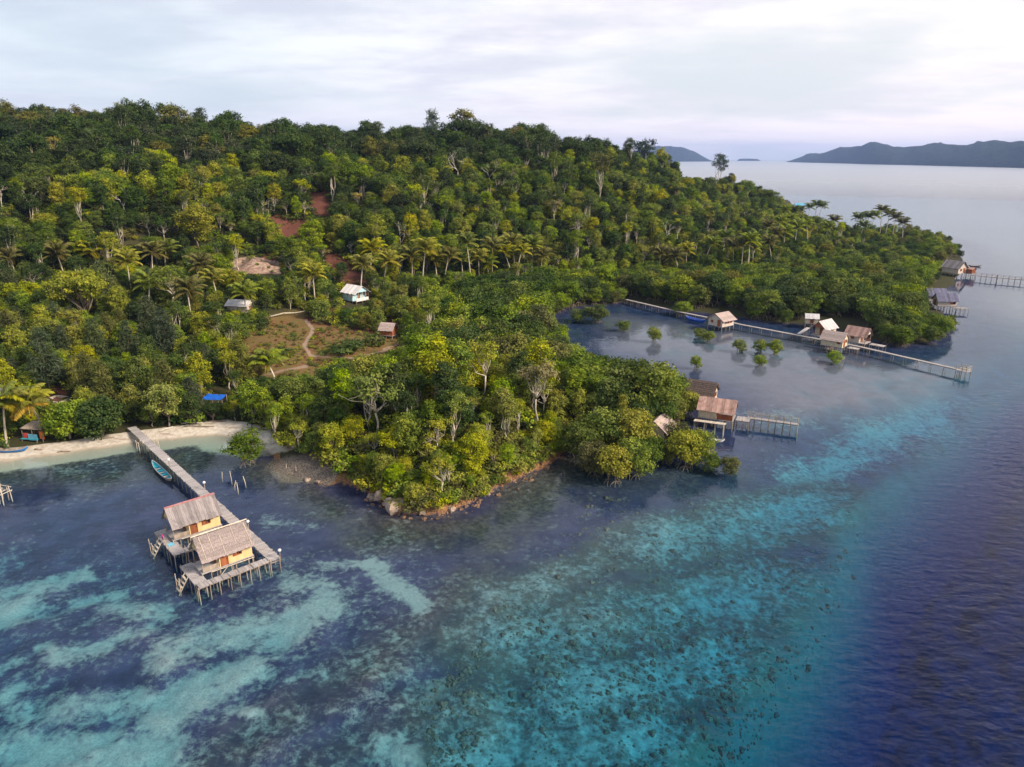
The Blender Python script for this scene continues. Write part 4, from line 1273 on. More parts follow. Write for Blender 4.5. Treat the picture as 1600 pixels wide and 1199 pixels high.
HY = math.atan2(JV[1], JV[0]) + math.pi       # ridge direction: local +x points back towards the main jetty
for (uc, nm, lab, rk, rm, rd, bt, sd) in ((-2.37, 'stilt_hut', 'yellow-walled stilt hut with pale thatch roof held by poles, outermost on the jetty', 'thatch', 'thatch', None, 5, 3),
                                         (-11.25, 'stilt_hut', 'yellow-walled stilt hut with dark board roof and red ridge, behind the thatched one', 'board', 'roof_board', 'ridge_red', 0, 4)):
    c = jw(uc, 4.18)
    h = hut(nm, lab, c[0], c[1], HY, 5.2, 2.6, 1.5, 2.02, 1.45, .52, .14, rk, rm, 'yellow_wall', win=[(0, 1.05, .8, 1.05, .62), (2, 1.0, .8, 1.05, .62)], doors=[(3, .35, .8, 1.75)],
            veranda=(-1, 1.75), ridge=rd, battens=bt, post_bot=-2.4, seed=sd)
    # open front frame of the veranda, red door panel on the front, braces and a handrail pole
    door(h, -.32, -1.3, 1.5, .62, 1.55, 0)
    MB().box((-1.7, -1.255, 1.5 + .3), (1.6, .04, .5)).build('veranda_screen', M['post'], h)
    MB().box((-1.75, .2, 1.5 + .45), (.9, .5, .08)).build('bench', M['red_wood'], h)
    MB().tube([(-1.9, -1.75, 1.55), (2.6, -1.75, 1.45)], .05, 5).build('handrail', M['pole'], h)
    MB().tube([(-1.5, -1.5, .1), (-.2, -1.7, 1.5)], .05, 5).build('brace', M['pole'], h)
    for x_ in (-1.9, .3, 2.5): put_post(h, x_, -1.75, 1.5, -2.3, .05)
    if rk == 'thatch':
        MB().tube([(-2.9, 0, 5.18), (2.9, 0, 5.16)], .07, 6).build('ridge_pole', M['pole'], h)
LAND += [('thatched yellow hut', *jw(-2.4, 4)), ('long jetty', *jw(-30, 0))]


def steps(label, u, v, group=None):
    p = jw(u, v); r = empty('steps', (p[0], p[1], 0), JYAW, label, 'steps', group)
    for s in (-.5, .5): MB().beam((s, -1.1, -.5), (s, 0, 1.2), .08).build('stringer', M['pole'], r)
    for k in range(4): MB().box((0, -.22 - k * .24, .98 - k * .36), (1.06, .2, .05)).build('tread', M['pole'], r)
    MB().beam((-.5, -.9, .9), (.5, -.9, .9), .06).build('rail', M['pole'], r)
    for s in (-.53, .53): put_post(r, s, -.95, 1.5, -2.2, .05)


steps('pale wooden steps down from the deck of the poled-thatch hut', -2.4, 8.02)
steps('pale wooden steps down from the deck of the red-ridged hut', -11.5, 7.78)
for u, v, lab in ((-31.4, .5, 'white globe lamp on the jetty beside the moored teal boat'), (-20.8, -.5, 'white globe lamp on the jetty just short of the red ridge'), (1.25, -.45, 'white globe lamp on the outer corner of the jetty'),
                  (-7.1, -.5, 'white globe lamp on the jetty between the two yellow huts')):
    p = jw(u, v); r = empty('jetty_lamp', (p[0], p[1], 1.2), 0, lab, 'lamp', 'globe lamps on the long jetty')
    MB().tube([(0, 0, -.3), (0, 0, .95)], .045, 6).build('pole', M['post'], r)
    s = MB().tube([(0, 0, .92), (0, 0, 1.0), (0, 0, 1.1), (0, 0, 1.2), (0, 0, 1.26)], [.08, .16, .19, .14, .04], 10).build('globe', M['lampglass'], r, True)
    MB().tube([(0, 0, 1.25), (0, 0, 1.30)], .06, 8).build('cap', M['post'], r)
p = jw(-10.8, 7.62); r = empty('towel', (p[0], p[1], 1.2), JYAW, 'pink towel hanging over a rail at the red-ridged hut', 'towel')
MB().beam((-.35, 0, .82), (.35, 0, .82), .05).build('rail', M['pole'], r)
for s in (-.32, .32): put_post(r, s, 0, .85, -.1, .04)
tw = MB(); n = 8
V = [(-.22 + .44 * i / n, (.05 if j < 2 else -.05) + .02 * math.sin(i * 1.7), (.25, .87, .87, .38)[j]) for i in range(n + 1) for j in range(4)]
tw.add(V, [(i * 4 + j, i * 4 + j + 1, i * 4 + j + 5, i * 4 + j + 4) for i in range(n) for j in range(3)]).build('cloth', M['pink'], r, True)
p = jw(-9.7, 7.2); V = [(-.4 + .8 * i / 8, -.3 + .6 * j / 6, 1.235 + .02 * math.sin(i * 1.3 + j * 2.1) + .015 * math.sin(i * 3 - j)) for i in range(9) for j in range(7)]
o = MB().add(V, [(i * 7 + j, i * 7 + j + 7, i * 7 + j + 8, i * 7 + j + 1) for i in range(8) for j in range(6)]).build('cloth', M['sky_blue'], None, True)
o.location = (p[0], p[1], 0); o.rotation_euler = (0, 0, JYAW); tag(o, 'turquoise cloth spread on the deck beside the pink towel', 'cloth')
p = jw(-32.4, 1.35); boat('boat', 'long teal wooden boat moored against the near jetty', p[0], p[1], -.18, JYAW, 8.2, .98, .6, 'post', 'teal', 7)
# landing frame of poles where the jetty leaves the beach, stumps standing in the water
for (u, v, lab) in ((-43.6, .95, 'small pole landing frame on the left of the jetty near the sand'), (-42.8, -1.0, 'pair of thin poles lashed beside the jetty near the sand')):
    p = jw(u, v); r = empty('landing_stage', (p[0], p[1], 0), JYAW, lab, 'landing stage')
    for a in (-.6, .6):
        for b in (-.3, .3): put_post(r, a, b, 1.5, -.8, .05, 'pole')
    MB().beam((-.7, -.3, 1.2), (.7, -.3, 1.2), .06).build('crossbar', M['pole'], r); MB().beam((-.7, .3, .7), (.7, .3, .7), .06).build('crossbar', M['pole'], r)
for i, (px, py, h, tl, lab) in enumerate([(347, 748, 1.0, .1, 'thin pale stake in the water, closest to the jetty'), (362, 752, 1.5, -.1, 'tallest of the dead stakes standing below the lone mangrove'), (366, 762, 1.0, .3, 'leaning dead stake in front of the tallest stake'),
                                       (372, 768, 1.3, -.05, 'thick pale stump lowest of the stakes off the beach'), (384, 757, 1.2, -.25, 'leaning thin stake on the right of the stump group'), (463, 740, 1.1, 0, 'dark post standing on the grey gravel flat'), (447, 735, .9, .1, 'short pale post on the grey gravel flat')]):
    q = at(px, py); o = MB().tube([(0, 0, -.8), (tl * .3, .02, .3), (tl, .05, h)], [.075, .06, .035], 6).build('stake', M['bark_pale'] if i != 5 else M['post'], None, True)
    o.location = (*q[:2], 0); tag(o, lab, 'stake', 'stakes in the shallows')

# ------------------------------------------------------------------ lagoon jetty and huts
LJ = [(34.3, 209.5), (46.1, 192.0), (56.6, 179.3), (58.6, 176.2), (73.3, 159.7), (78.3, 154.5), (90.2, 136.1)]
jetty('jetty', 'long thin jetty across the lagoon to its far end platform', LJ, 1.2, .95, .4, 2.6, -1.6, planks=False)
A = hut('stilt_hut', 'lone stilt hut with pinkish gable roof beside the blue boat', 53.6, 176.7, R(36), 4.6, 4.4, 1.1, 1.75, 1.35, .55, .4, 'thatch', 'thatch_pink', 'pale_wall',
        win=[(0, -1.0, .5, 1.0, .5), (0, 0, .5, 1.0, .5), (0, 1.0, .5, 1.0, .5), (3, 1.0, .6, 1.0, .5)], doors=[(3, -1.2, .8, 1.6)], post_bot=-1.6, seed=6)
B1 = hut('stilt_hut', 'stilt hut with whitish sheet roof and open brown porch, rearmost of three', 74.8, 164.6, R(36), 4.8, 3.4, 1.4, 2.1, 1.5, .5, .3, 'sheet', 'zinc', 'cream_wall',
         win=[(0, .6, .7, 1.1, .6)], doors=[(3, 0, .8, 1.8)], veranda=(-1, 1.5), gable_mat='red_wood', post_bot=-1.4, rails=True)
B2 = hut('stilt_hut', 'stilt hut with lilac-grey thatch and cream walls, foremost of three', 73.3, 155.4, R(-42), 4.7, 3.3, 1.3, 1.75, 1.35, .5, .3, 'thatch', 'thatch_pink', 'cream_wall',
         win=[(0, 1.5, .6, 1.1, .6), (1, .7, .6, 1.1, .6)], doors=[(1, -.6, .75, 1.6)], post_bot=-1.4, seed=8)
B3 = hut('stilt_hut', 'stilt hut with patchy rust-brown roof and front porch, rightmost of three', 80.0, 158.3, R(-46), 4.6, 3.2, 1.4, 1.9, 1.5, .45, .3, 'sheet', 'rust', 'pale_wall',
         win=[(0, -.6, .6, 1.1, .6)], doors=[(1, 0, .8, 1.7)], veranda=(1, 1.4), post_bot=-1.4, rails=True)
deck_area('deck', 'pale plank landing in front of the rust-roofed stilt hut', -1.6, 1.6, -.9, .9, 1.25, .4, 'x', loc=(83.2, 155.2, 0), yaw=R(-46), post_bot=-1.4)
deck_area('deck', 'rough pole landing at the seaward corner of the lilac-thatched hut', -1.1, 1.1, -.8, .8, 1.2, .4, 'x', loc=(76.6, 152.6, 0), yaw=R(-42), post_bot=-1.4)
e = np.array(LJ[-1]); r = empty('platform', (e[0], e[1], 0), R(-57), 'small railed pole platform at the outer end of the lagoon jetty', 'platform')
MB().box((.9, 0, 1.22), (2.2, 1.9, .06)).build('floor', M['deck'], r)
for x in (-.1, .9, 1.9):
    for y in (-.9, .9): put_post(r, x, y, 2.3, -1.6, .07)
rl = MB()
for z in (1.75, 2.2):
    for y in (-.9, .9): rl.beam((-.1, y, z), (1.9, y, z), .06)
    rl.beam((1.9, -.9, z), (1.9, .9, z), .06)
rl.build('rail', M['pole'], r); MB().box((.9, .55, 1.5), (1.8, .4, .06)).build('bench', M['pole'], r)
for x in (.3, 1.5): put_post(r, x, .55, 1.48, 1.2, .04)
q = at(1086, 503)[:2]; boat('boat', 'bright blue boat tied beside the lone lagoon hut', q[0], q[1], -.1, R(-52), 6.4, 1.5, .9, 'tarp', 'tarp', 4)
# slipway and little shack behind the three huts
r = empty('slipway', (69.6, 166.2, 0), R(50), 'pale sloping boat ramp leading off the lagoon jetty into the mangroves', 'ramp')
MB().box((3.2, 0, 1.35), (7.0, .9, .07), ry=-.05).build('ramp_deck', M['deck'], r)
for x in (.3, 2.5, 4.7, 6.4):
    for y in (-.4, .4): put_post(r, x, y, 1.25, -1.0, .06)
hut('shack', 'tiny grey-roofed shack tucked in the mangroves behind the three huts', 77.5, 178.5, R(-15), 3.0, 2.2, 1.2, 1.5, .8, .4, .25, 'sheet', 'zinc', 'cream_wall', doors=[(0, 0, .7, 1.4)], post_bot=-.8)
LAND += [('lone lagoon hut', 53.6, 176.7), ('lilac-thatched hut', 73.3, 155.4), ('lagoon jetty head', 34.3, 209.5)]

# ------------------------------------------------------------------ huts on the mangrove point
hut('stilt_hut', 'stilt hut with dark brown thatch, seaward behind the rusty-roofed hut', 33.4, 118.2, R(-30), 5.0, 3.4, 1.3, 1.7, 1.5, .5, .4, 'thatch', 'thatch_dark', 'pale_wall', win=[(1, .5, .6, 1.0, .6)], doors=[(1, -.6, .7, 1.5)], post_bot=-1.6, seed=12)
G2 = hut('stilt_hut', 'stilt hut with striped rusty sheet roof and dark red veranda wall', 33.7, 108.7, R(-24), 5.4, 3.2, 1.4, 1.75, 1.35, .5, .35, 'sheet', 'rust', 'cream_wall', veranda=(1, 2.6), doors=[(1, 0, .8, 1.6)], post_bot=-1.6, rails=True)
MB().box((1.4, -1.56, 1.4 + .5), (2.4, .05, .95)).build('veranda_wall', M['red_wood'], G2)
deck_area('deck', 'grey plank landing between the rusty-roofed hut and its pier', -.9, 1.2, -1.1, 1.1, 1.3, .4, 'x', loc=(37.6, 107.6, 0), yaw=R(-24), post_bot=-1.6)
r = empty('shelter', (31.6, 105.0, 0), R(-22), 'low lean-to of pale split bamboo on poles before the rusty hut', 'shelter')
slat_me = MB().box((0, 0, 0), (.38, 1.7, .05)).mesh("slat", M["pole"])
for k in range(12): inst("slat", slat_me, r, (-2.3 + .41 * k, 0, 1.75), (-.16, random.uniform(-.03, .03), 0))
for x in (-2.3, -.8, .8, 2.2):
    for y in (-.7, .7): put_post(r, x, y, 1.85 if y < 0 else 1.6, -1.3, .055, 'pole')
g4z = max(0.0, zat(22.6, 101.0))
hut('hut', 'small hut half hidden in mangroves, only its pinkish thatch slope showing', 22.6, 101.4, R(60), 4.4, 3.3, 1.0, 1.7, 1.3, .5, .3, 'thatch', 'thatch_pink', 'cream_wall', z0=g4z, doors=[(0, 0, .7, 1.4)], post_bot=-1.0, seed=15)
jetty('jetty', 'short railed pier running seaward from the rusty-roofed hut', [(38.6, 108.3), (45.8, 105.2)], 1.3, 1.0, .4, 1.1, -1.6, planks=False, rail=(-1, 1))
q = at(1113, 690)[:2]; boat('boat', 'small white boat poking out beside the mangroves of the point', q[0], q[1], -.12, R(-20), 3.6, 1.0, .45, 'white', 'white', 2)
LAND += [('rusty-roofed stilt hut', 33.7, 108.7), ('half-hidden thatch hut', 22.6, 101.4)]

# ------------------------------------------------------------------ far point
J1 = hut('stilt_hut', 'stilt hut with striped blue-grey roof off the far mangrove point', 124.3, 199.6, R(-6), 5.2, 3.4, 1.5, 1.8, 1.6, .5, .35, 'sheet', 'blue_sheet', 'pale_wall', win=[(0, 1.4, 1.3, 1.0, .7)], doors=[(3, 0, .8, 1.6)], post_bot=-1.6)
hut('stilt_hut', 'second blue-grey roofed stilt hut, just behind the first off the point', 125.3, 206.5, R(-4), 5.0, 3.4, 1.7, 1.8, 1.6, .5, .3, 'sheet', 'blue_sheet', 'pale_wall', doors=[(3, 0, .8, 1.6)], post_bot=-1.6)
deck_area('deck', 'plank landing with tall posts beside the blue-grey roofed stilt hut', -1.8, 1.8, -.9, .9, 1.3, .4, 'x', loc=(127.0, 196.2, 0), yaw=R(-6), post_bot=-1.6)
hut('stilt_hut', 'brown gabled stilt house at the tip of the far point', 163.4, 260.5, R(118), 6.0, 5.0, 1.5, 2.1, 2.1, .5, .5, 'sheet', 'roof_board', 'pale_wall', doors=[(3, -1.0, .9, 1.7)], win=[(3, 1.0, .8, 1.2, .7)], post_bot=-1.6)
hut('porch', 'open brown side porch against the gabled house on the far point', 168.3, 259.2, R(118), 3.2, 2.4, 1.4, 1.6, .5, .3, .3, 'sheet', 'rust', 'red_wood', doors=[(3, 0, .8, 1.5)], post_bot=-1.6, cat='porch')
jetty('jetty', 'far thin jetty leaving the right edge from the brown gabled house', [(166.0, 254.6), (172.0, 249.0), (178.5, 243.2)], 1.4, 1.1, .5, 1.7, -1.6, planks=False, rail=(-1,))
hut('shelter', 'small grey jetty-end shelter at the right edge of the view', 180.4, 243.6, R(-42), 2.8, 2.4, 1.3, 1.5, .7, .3, .2, 'sheet', 'zinc', 'cream_wall', post_bot=-1.6, doors=[(3, 0, .7, 1.4)], cat='shelter')
q = at(1523, 417)[:2]; boat('canoe', 'dark canoe floating off the tip of the far point', q[0], q[1], -.1, R(-8), 5.0, .8, .5, 'post', 'post', 2, cat='canoe')
q = hit(1245, 326); hut('house', 'far house with bright turquoise roof on the shore behind the palms', q[0] + 2, q[1], R(-10), 7, 5, .4, 2.2, 1.4, .5, .4, 'sheet', 'sky_blue', 'pale_wall', z0=max(.3, zat(q[0] + 2, q[1])), doors=[(0, 0, .9, 1.8)], posts=False, cat='house')
LAND += [('blue-grey roofed hut', 124.3, 199.6), ('brown gabled house', 163.4, 260.5)]

# ------------------------------------------------------------------ inland houses
q = hit(555, 474); zb = q[2] - .1
BH = hut('house', 'pale blue house with grey roof and white veranda above the clearing', q[0] - .3, q[1] + 2.2, R(-38), 5.6, 4.2, .7, 2.3, 1.5, .5, .4, 'sheet', 'zinc', 'blue_wall', win=[(0, -.6, .9, 1.3, .8), (0, 1.0, .9, 1.3, .8)], doors=[(1, 0, .9, 1.9)],
         veranda=(1, 1.5), z0=zb, post_bot=-1.5, cat='house', wfr='white', gable_mat='blue_wall')
for y in (-1.2, 0, 1.2): put_post(BH, 2.75, y, 3.0, .7, .07, 'pole', 'veranda_post', 0)
MB().box((2.75, 0, .7 + .4), (.05, 4.0, .75)).build('parapet', M['white'], BH)
HOUSE_PT = (q[0], q[1] + 2)
q = hit(608, 530); hut('hut', 'little hut with pinkish roof and brown wall at the right of the clearing', q[0] - .2, q[1] + 1.0, R(-16), 2.9, 2.5, .9, 1.5, 1.1, .4, .35, 'thatch', 'thatch_pink', 'red_wood', z0=q[2] - .1, doors=[(1, 0, .7, 1.4)], post_bot=-1.0, seed=19)
HUT_PT = (q[0], q[1] + 1)
q = hit(372, 488); hut('house', 'house with only its long grey sheet roof showing among trees', q[0], q[1] + 2.0, R(-12), 5.4, 3.4, .5, 2.1, 1.0, .5, .4, 'sheet', 'zinc', 'pale_wall', z0=q[2] - .95, doors=[(1, 0, .8, 1.8)], win=[(0, 0, .9, 1.2, .7)], post_bot=-1.0, cat='house', wfr='white')
GREY_PT = (q[0], q[1] + 2)
q = hit(-4, 644); hut('house', 'house with purple sheet roof cut by the left edge', q[0] - .6, q[1] + 1.6, R(-14), 4.6, 3.6, .4, 2.1, 1.3, .5, .4, 'sheet', 'purple_sheet', 'pale_wall', z0=q[2] - .1, doors=[(1, 0, .8, 1.8)], post_bot=-.8, cat='house')
# unfinished brick footing behind the beach
q = hit(91, 630); r = empty('wall_footing', (q[0], q[1], q[2]), R(-16), 'low unfinished concrete footing filled with brown soil behind the beach', 'footing')
for a, b in (((-1.8, -1.4), (1.8, -1.4)), ((1.8, -1.4), (1.8, 1.4)), ((1.8, 1.4), (-1.8, 1.4)), ((-1.8, 1.4), (-1.8, -1.4))):
    d = np.array(b) - np.array(a); MB().beam((a[0], a[1], .3), (b[0] - np.sign(d[0]) * .21, b[1] - np.sign(d[1]) * .21, .3), .2, .9).build('footing_wall', M['concrete'], r)
V = [(-1.68 + 3.36 * i / 8, -1.28 + 2.56 * j / 6, .42 + .08 * math.sin(i * 1.9 + j * 1.3)) for i in range(9) for j in range(7)]
MB().add(V, [(i * 7 + j, i * 7 + j + 7, i * 7 + j + 8, i * 7 + j + 1) for i in range(8) for j in range(6)]).build('soil_fill', M['soil'], r, True)
q = hit(43, 624); V = [(-1.0 + 2 * i / 8, -.6 + 1.2 * j / 4, .32 + .1 * math.sin(i * 1.1) * math.cos(j * 1.4) - .12 * ((i - 4) / 4) ** 2) for i in range(9) for j in range(5)]
o = MB().add(V, [(i * 5 + j, i * 5 + j + 5, i * 5 + j + 6, i * 5 + j + 1) for i in range(8) for j in range(4)]).build('sheet_cover', M['white'], None, True); o.location = q; tag(o, 'white sheet lying on the ground beside the soil footing', 'sheet')
# beach stall, tarpaulin
q = hit(58, 686); r = empty('beach_stall', q, R(-8), 'beach stall with light blue side panel and orange and red boards', 'stall')
MB().box((.2, -.9, .55), (1.5, .07, 1.0)).build('side_panel', M['sky_blue'], r); MB().box((-1.0, -.82, .75), (.8, .07, .8)).build('side_panel', M['red'], r)
MB().box((1.5, -.6, .85), (.75, .07, 1.2)).build('side_panel', M['orange'], r); MB().box((-.3, -.98, .3), (2.8, .5, .08)).build('counter', M['teal'], r)
MB().box((0, .4, 2.0), (3.6, 2.6, .06), rx=.12).build('roof', M['post'], r)
for x in (-1.6, 0, 1.7):
    for y in (-.75, 1.4): put_post(r, x, y, 2.0 + .1 * (y > 0), -.3, .06)
for x in (-1.5, 1.0): put_post(r, x, -1.15, .3, -.3, .05)
q = hit(338, 641); r = empty('tarpaulin_shelter', q, R(-6), 'bright blue tarpaulin stretched over poles among the beach trees', 'tarpaulin')
V = [(-1.7 + 3.4 * i / 10, -.9 + 1.8 * j / 6, 2.2 + .35 * (j / 6) - .1 * math.sin(math.pi * i / 10) + .05 * math.sin(i * 2 + j)) for i in range(11) for j in range(7)]
MB().add(V, [(i * 7 + j, i * 7 + j + 7, i * 7 + j + 8, i * 7 + j + 1) for i in range(10) for j in range(6)]).build('cover', M['tarp'], r, True)
for x in (-1.65, 0, 1.65):
    for y, h_ in ((-.88, 2.16), (.88, 2.5)): put_post(r, x, y, h_, -.2, .05)
q = hit(20, 708); boat('boat', 'dark blue boat drawn up on the sand at the left edge', q[0], q[1], q[2] - .05, R(10), 4.4, 1.1, .5, 'boat_blue', 'post', 3)
q = hit(60, 704); o = MB().tube([(-.5, 0, .12), (0, .05, .2), (.55, 0, .1)], [.12, .2, .1], 7).build('log', M['post'], None, True); o.location = q; tag(o, 'short dark log on the sand before the beach stall', 'log')
for i, (px, py, L_, yaw, mat, lab) in enumerate([(262, 672, 2.6, 60, 'bark_white', 'pale branch propped on the sand just right of the jetty'), (310, 668, 5.0, 4, 'bark', 'long dark driftwood log at the foot of the beach trees'), (300, 663, 3.2, 8, 'bark_white', 'white driftwood plank under the beach trees'),
                                               (340, 660, 3.0, -4, 'bark', 'brown driftwood log below the blue tarpaulin'), (170, 686, 1.6, 20, 'bark', 'small dark driftwood piece between bushes and jetty'), (402, 672, 4.0, -18, 'bark', 'driftwood log where the sand meets the headland'),
                                               (100, 708, 1.8, 12, 'bark', 'dark driftwood at the waterline before the round bush')]):
    q = hit(px, py); o = MB().tube([(-L_ / 2, 0, .1), (-L_ / 5, .1, .16), (L_ / 4, -.06, .15), (L_ / 2, .1, .1)], [.06, .1, .09, .05], 6).build('driftwood', M[mat], None, True); o.location = q; o.rotation_euler = (0, 0, R(yaw)); tag(o, lab, 'driftwood', 'driftwood on the beach')
q = hit(421, 497); q2 = hit(480, 487); d = q2 - q; o = MB().tube([(0, 0, .25), tuple(d * .35 + np.array([0, .45, .5])), tuple(d * .7 + np.array([0, -.3, .2])), tuple(d + np.array([0, 0, .22]))], [.2, .17, .13, .07], 7).build('fallen_log', M['bark_pale'], None, True)
o.location = q; tag(o, 'long pale fallen trunk along the upper edge of the clearing', 'log')
q = hit(477, 470); o = MB().tube([(0, 0, -.3), (0, 0, 1.9)], [.09, .07], 6).add(*[[(-.2, -.12, 1.5), (.2, -.12, 1.5), (.2, .12, 1.5), (-.2, .12, 1.5), (-.2, -.12, 2.0), (.2, -.12, 2.0), (.2, .12, 2.0), (-.2, .12, 2.0)], [(3, 2, 1, 0), (4, 5, 6, 7), (0, 1, 5, 4), (1, 2, 6, 5), (2, 3, 7, 6), (3, 0, 4, 7)]]).build('marker_post', M['white'], None)
o.location = q; tag(o, 'white marker post standing left of the pale blue house', 'post')
# pole dock at the left edge of the sea
q = at(2, 782)[:2]; r = empty('pole_dock', (q[0] - .6, q[1], 0), R(-20), 'rough pole dock cut by the left edge of the sea', 'dock')
for x in (-1.6, -.6, .4, 1.2):
    for y in (-1.2, 0, 1.2): put_post(r, x, y, random.uniform(1.2, 2.0), -1.2, .06, 'pole', tilt=.08)
b = MB()
for y in (-1.2, 0, 1.2):
    for z in (.9, 1.5): b.beam((-1.8, y, z), (1.4, y, z + .1), .07)
for x in (-1.6, -.6, .4, 1.2): b.beam((x, -1.4, 1.0), (x, 1.4, 1.05), .07)
b.build('crossbars', M['pole'], r); MB().box((-.8, 0, 1.12), (1.6, 2.2, .05)).build('floor', M['deck'], r)


# ------------------------------------------------------------------ rocks and the exposed cut in the hillside
def rock_mesh(seed, s=(1, 1, .8)):
    rng = np.random.default_rng(seed); V = []; n, m = 10, 7
    for j in range(m + 1):
        for i in range(n):
            th = 2 * math.pi * i / n; ph = math.pi * j / m
            rr = 1 + .28 * math.sin(3 * th + seed) * math.sin(ph) + rng.uniform(-.14, .14)
            V.append((rr * math.cos(th) * math.sin(ph) * s[0], rr * math.sin(th) * math.sin(ph) * s[1], rr * math.cos(ph) * s[2]))
    F = [(j * n + i, (j + 1) * n + i, (j + 1) * n + (i + 1) % n, j * n + (i + 1) % n) for j in range(m) for i in range(n)]
    return MB().add(V, F).mesh('boulder', M['rock'])


ROCKS = [rock_mesh(k) for k in range(5)]
for i, (px, py, s, lab) in enumerate([(583, 779, .75, 'upright brown boulder leftmost off the headland'), (603, 777, 1.25, 'broad reddish boulder at the foot of the headland bank'), (617, 793, 1.35, 'largest pale boulder at the headland tip'), (605, 790, .5, 'small boulder between the two big headland boulders'),
                                     (640, 800, .6, 'low boulder on the waterline right of the largest boulder'), (572, 768, .45, 'small stone where gravel meets the headland bank'), (660, 803, .4, 'small stone under the tip of the headland'), (705, 797, .5, 'stone on the sunlit right bank of the headland'),
                                     (760, 773, .45, 'stone halfway along the right bank of the headland'), (480, 752, .4, 'dark stone on the outer gravel flat'), (498, 755, .3, 'smallest stone on the outer gravel flat'), (441, 456, 1.2, 'grey rock showing among shrubs left of the marker post')]):
    q = hit(px, py); o = bpy.data.objects.new('boulder', ROCKS[i % 5]); link(o); o.location = (q[0], q[1], max(0, q[2]) + s * .15); o.scale = (s * 1.1, s, s * .85); o.rotation_euler = (0, 0, i * 1.3); tag(o, lab, 'boulder', 'boulders of the headland shore')
q0 = hit(350, 424); q1 = hit(440, 426)
n, m = 26, 9; V = []
for i in range(n + 1):
    t = i / n; px = 342 + 104 * t; top = 424 - 24 * math.sin(math.pi * min(1, .1 + t * .82)) ** .55
    for j in range(m + 1):
        s = j / m; py = 431 + (top - 431) * s; q = hit(px, py); rv = np.array(ray(px, py)); rv /= np.linalg.norm(rv)
        nn = float(fbm(np.array([t * 22.0 + 3]), np.array([s * 6.0]), 2.0, 4, 77)[0]); edge = min(1, 6 * t, 6 * (1 - t), 5 * s, 5 * (1 - s))
        V.append(tuple(q - rv * (-.6 + (1.1 + 2.4 * (nn - .4)) * edge) + np.array([0, 0, .15 * edge])))
o = MB().add(V, [(i * (m + 1) + j, (i + 1) * (m + 1) + j, (i + 1) * (m + 1) + j + 1, i * (m + 1) + j + 1) for i in range(n) for j in range(m)])
o = o.build('cliff', M['cliff'], None, True); tag(o, 'bare pink and cream rock cut in the hillside above the grey roof', 'cliff')
LAND += [('pale blue house', *HOUSE_PT), ('pink-roofed hut', *HUT_PT), ('grey sheet roof', *GREY_PT), ('bare rock cut', *((q0 + q1) / 2)[:2]), ('beach stall', *hit(58, 686)[:2]), ('blue tarpaulin', *hit(338, 622)[:2]),
         ('largest boulder', *hit(617, 793)[:2]), ('red soil patch', *hit(450, 355)[:2]), ('dry clearing', *hit(470, 540)[:2])]
# ================================================================== VEGETATION
def rect(x0, y0, x1, y1): return [(x0, y0), (x1, y0), (x1, y1), (x0, y1)]


CLEAR = [  # photo outlines that stay free of crowns: clearing, houses, soil, beach, huts, open water
    [(374, 540), (392, 524), (425, 506), (470, 500), (520, 508), (590, 522), (622, 528), (624, 542), (575, 556), (520, 566), (480, 586), (420, 586), (392, 570)], rect(533, 446, 578, 478), rect(594, 502, 626, 536),
    rect(353, 470, 394, 484), rect(418, 484, 482, 498), [(342, 412), (372, 400), (425, 400), (444, 420), (440, 430), (400, 430)], [(425, 344), (480, 346), (470, 366), (440, 368)],
    [(486, 302), (514, 300), (512, 336), (492, 334)], [(505, 392), (535, 402), (575, 440), (575, 452), (548, 446), (505, 405)], rect(474, 458, 481, 474), rect(0, 598, 18, 622), rect(70, 606, 112, 636), rect(32, 613, 56, 630), rect(30, 662, 80, 698),
    rect(322, 607, 358, 627), [(80, 692), (205, 664), (280, 664), (340, 660), (385, 668), (430, 690), (545, 745), (545, 800), (0, 800), (0, 690)], rect(1095, 481, 1160, 520), rect(1070, 484, 1105, 502),
    rect(1262, 495, 1360, 560), rect(1236, 500, 1266, 525), rect(1272, 488, 1294, 499), rect(1088, 592, 1124, 622), rect(1098, 614, 1260, 672), rect(1080, 655, 1134, 676), [(1018, 660), (1035, 643), (1057, 660), (1041, 677)],
    rect(1452, 447, 1510, 492), rect(1474, 404, 1600, 446), rect(1240, 316, 1252, 328), [(978, 462), (1062, 482), (1100, 492), (1100, 500), (1040, 494), (978, 478)], [(1155, 503), (1290, 528), (1290, 545), (1155, 520)],
    [(880, 500), (1000, 492), (1080, 505), (1340, 545), (1520, 560), (1500, 600), (1240, 650), (1090, 590), (960, 560), (900, 545)], rect(1066, 255, 1112, 276), rect(200, 478, 210, 500)]


def blocked(px, py):
    r_ = np.zeros(np.shape(px), bool)
    for c in CLEAR: r_ |= in_poly(px, py, c)
    return r_


GUARD = []          # crowns that must stay in view: (distance, px, half width, top, bottom)
SPOTS = []          # (x, y, radius) already taken by a chosen plant
TREES = []          # every individual plant: dict


def place(kind, px, py0, py1, tint, label, name='tree', cat='tree', group=None, wide=1.0):
    q = hit(px, py0); d = ray(px, py1)
    zt = CAM_H + d[2] / d[1] * q[1]
    tm, cm, h, r_ = PROTO[kind]
    s = max(.25, (zt - q[2]) / h)
    z = q[2] if q[2] > 0.02 else max(zat(q[0], q[1]), -.6)
    plant(kind, name, (q[0], q[1], z - .05), random.uniform(0, 6.28), (s * wide, s * wide, s), tint, label, cat, group)
    SPOTS.append((q[0], q[1], r_ * s * wide * .6))
    if name in ('tree', 'casuarina_tree') and abs(py0 - py1) > 12:
        hw = FPX * r_ * s * wide * .5 / math.hypot(q[0], q[1]); GUARD.append((q[1], px, hw, py1 + (py0 - py1) * .05, py1 + (py0 - py1) * .72))
    return q


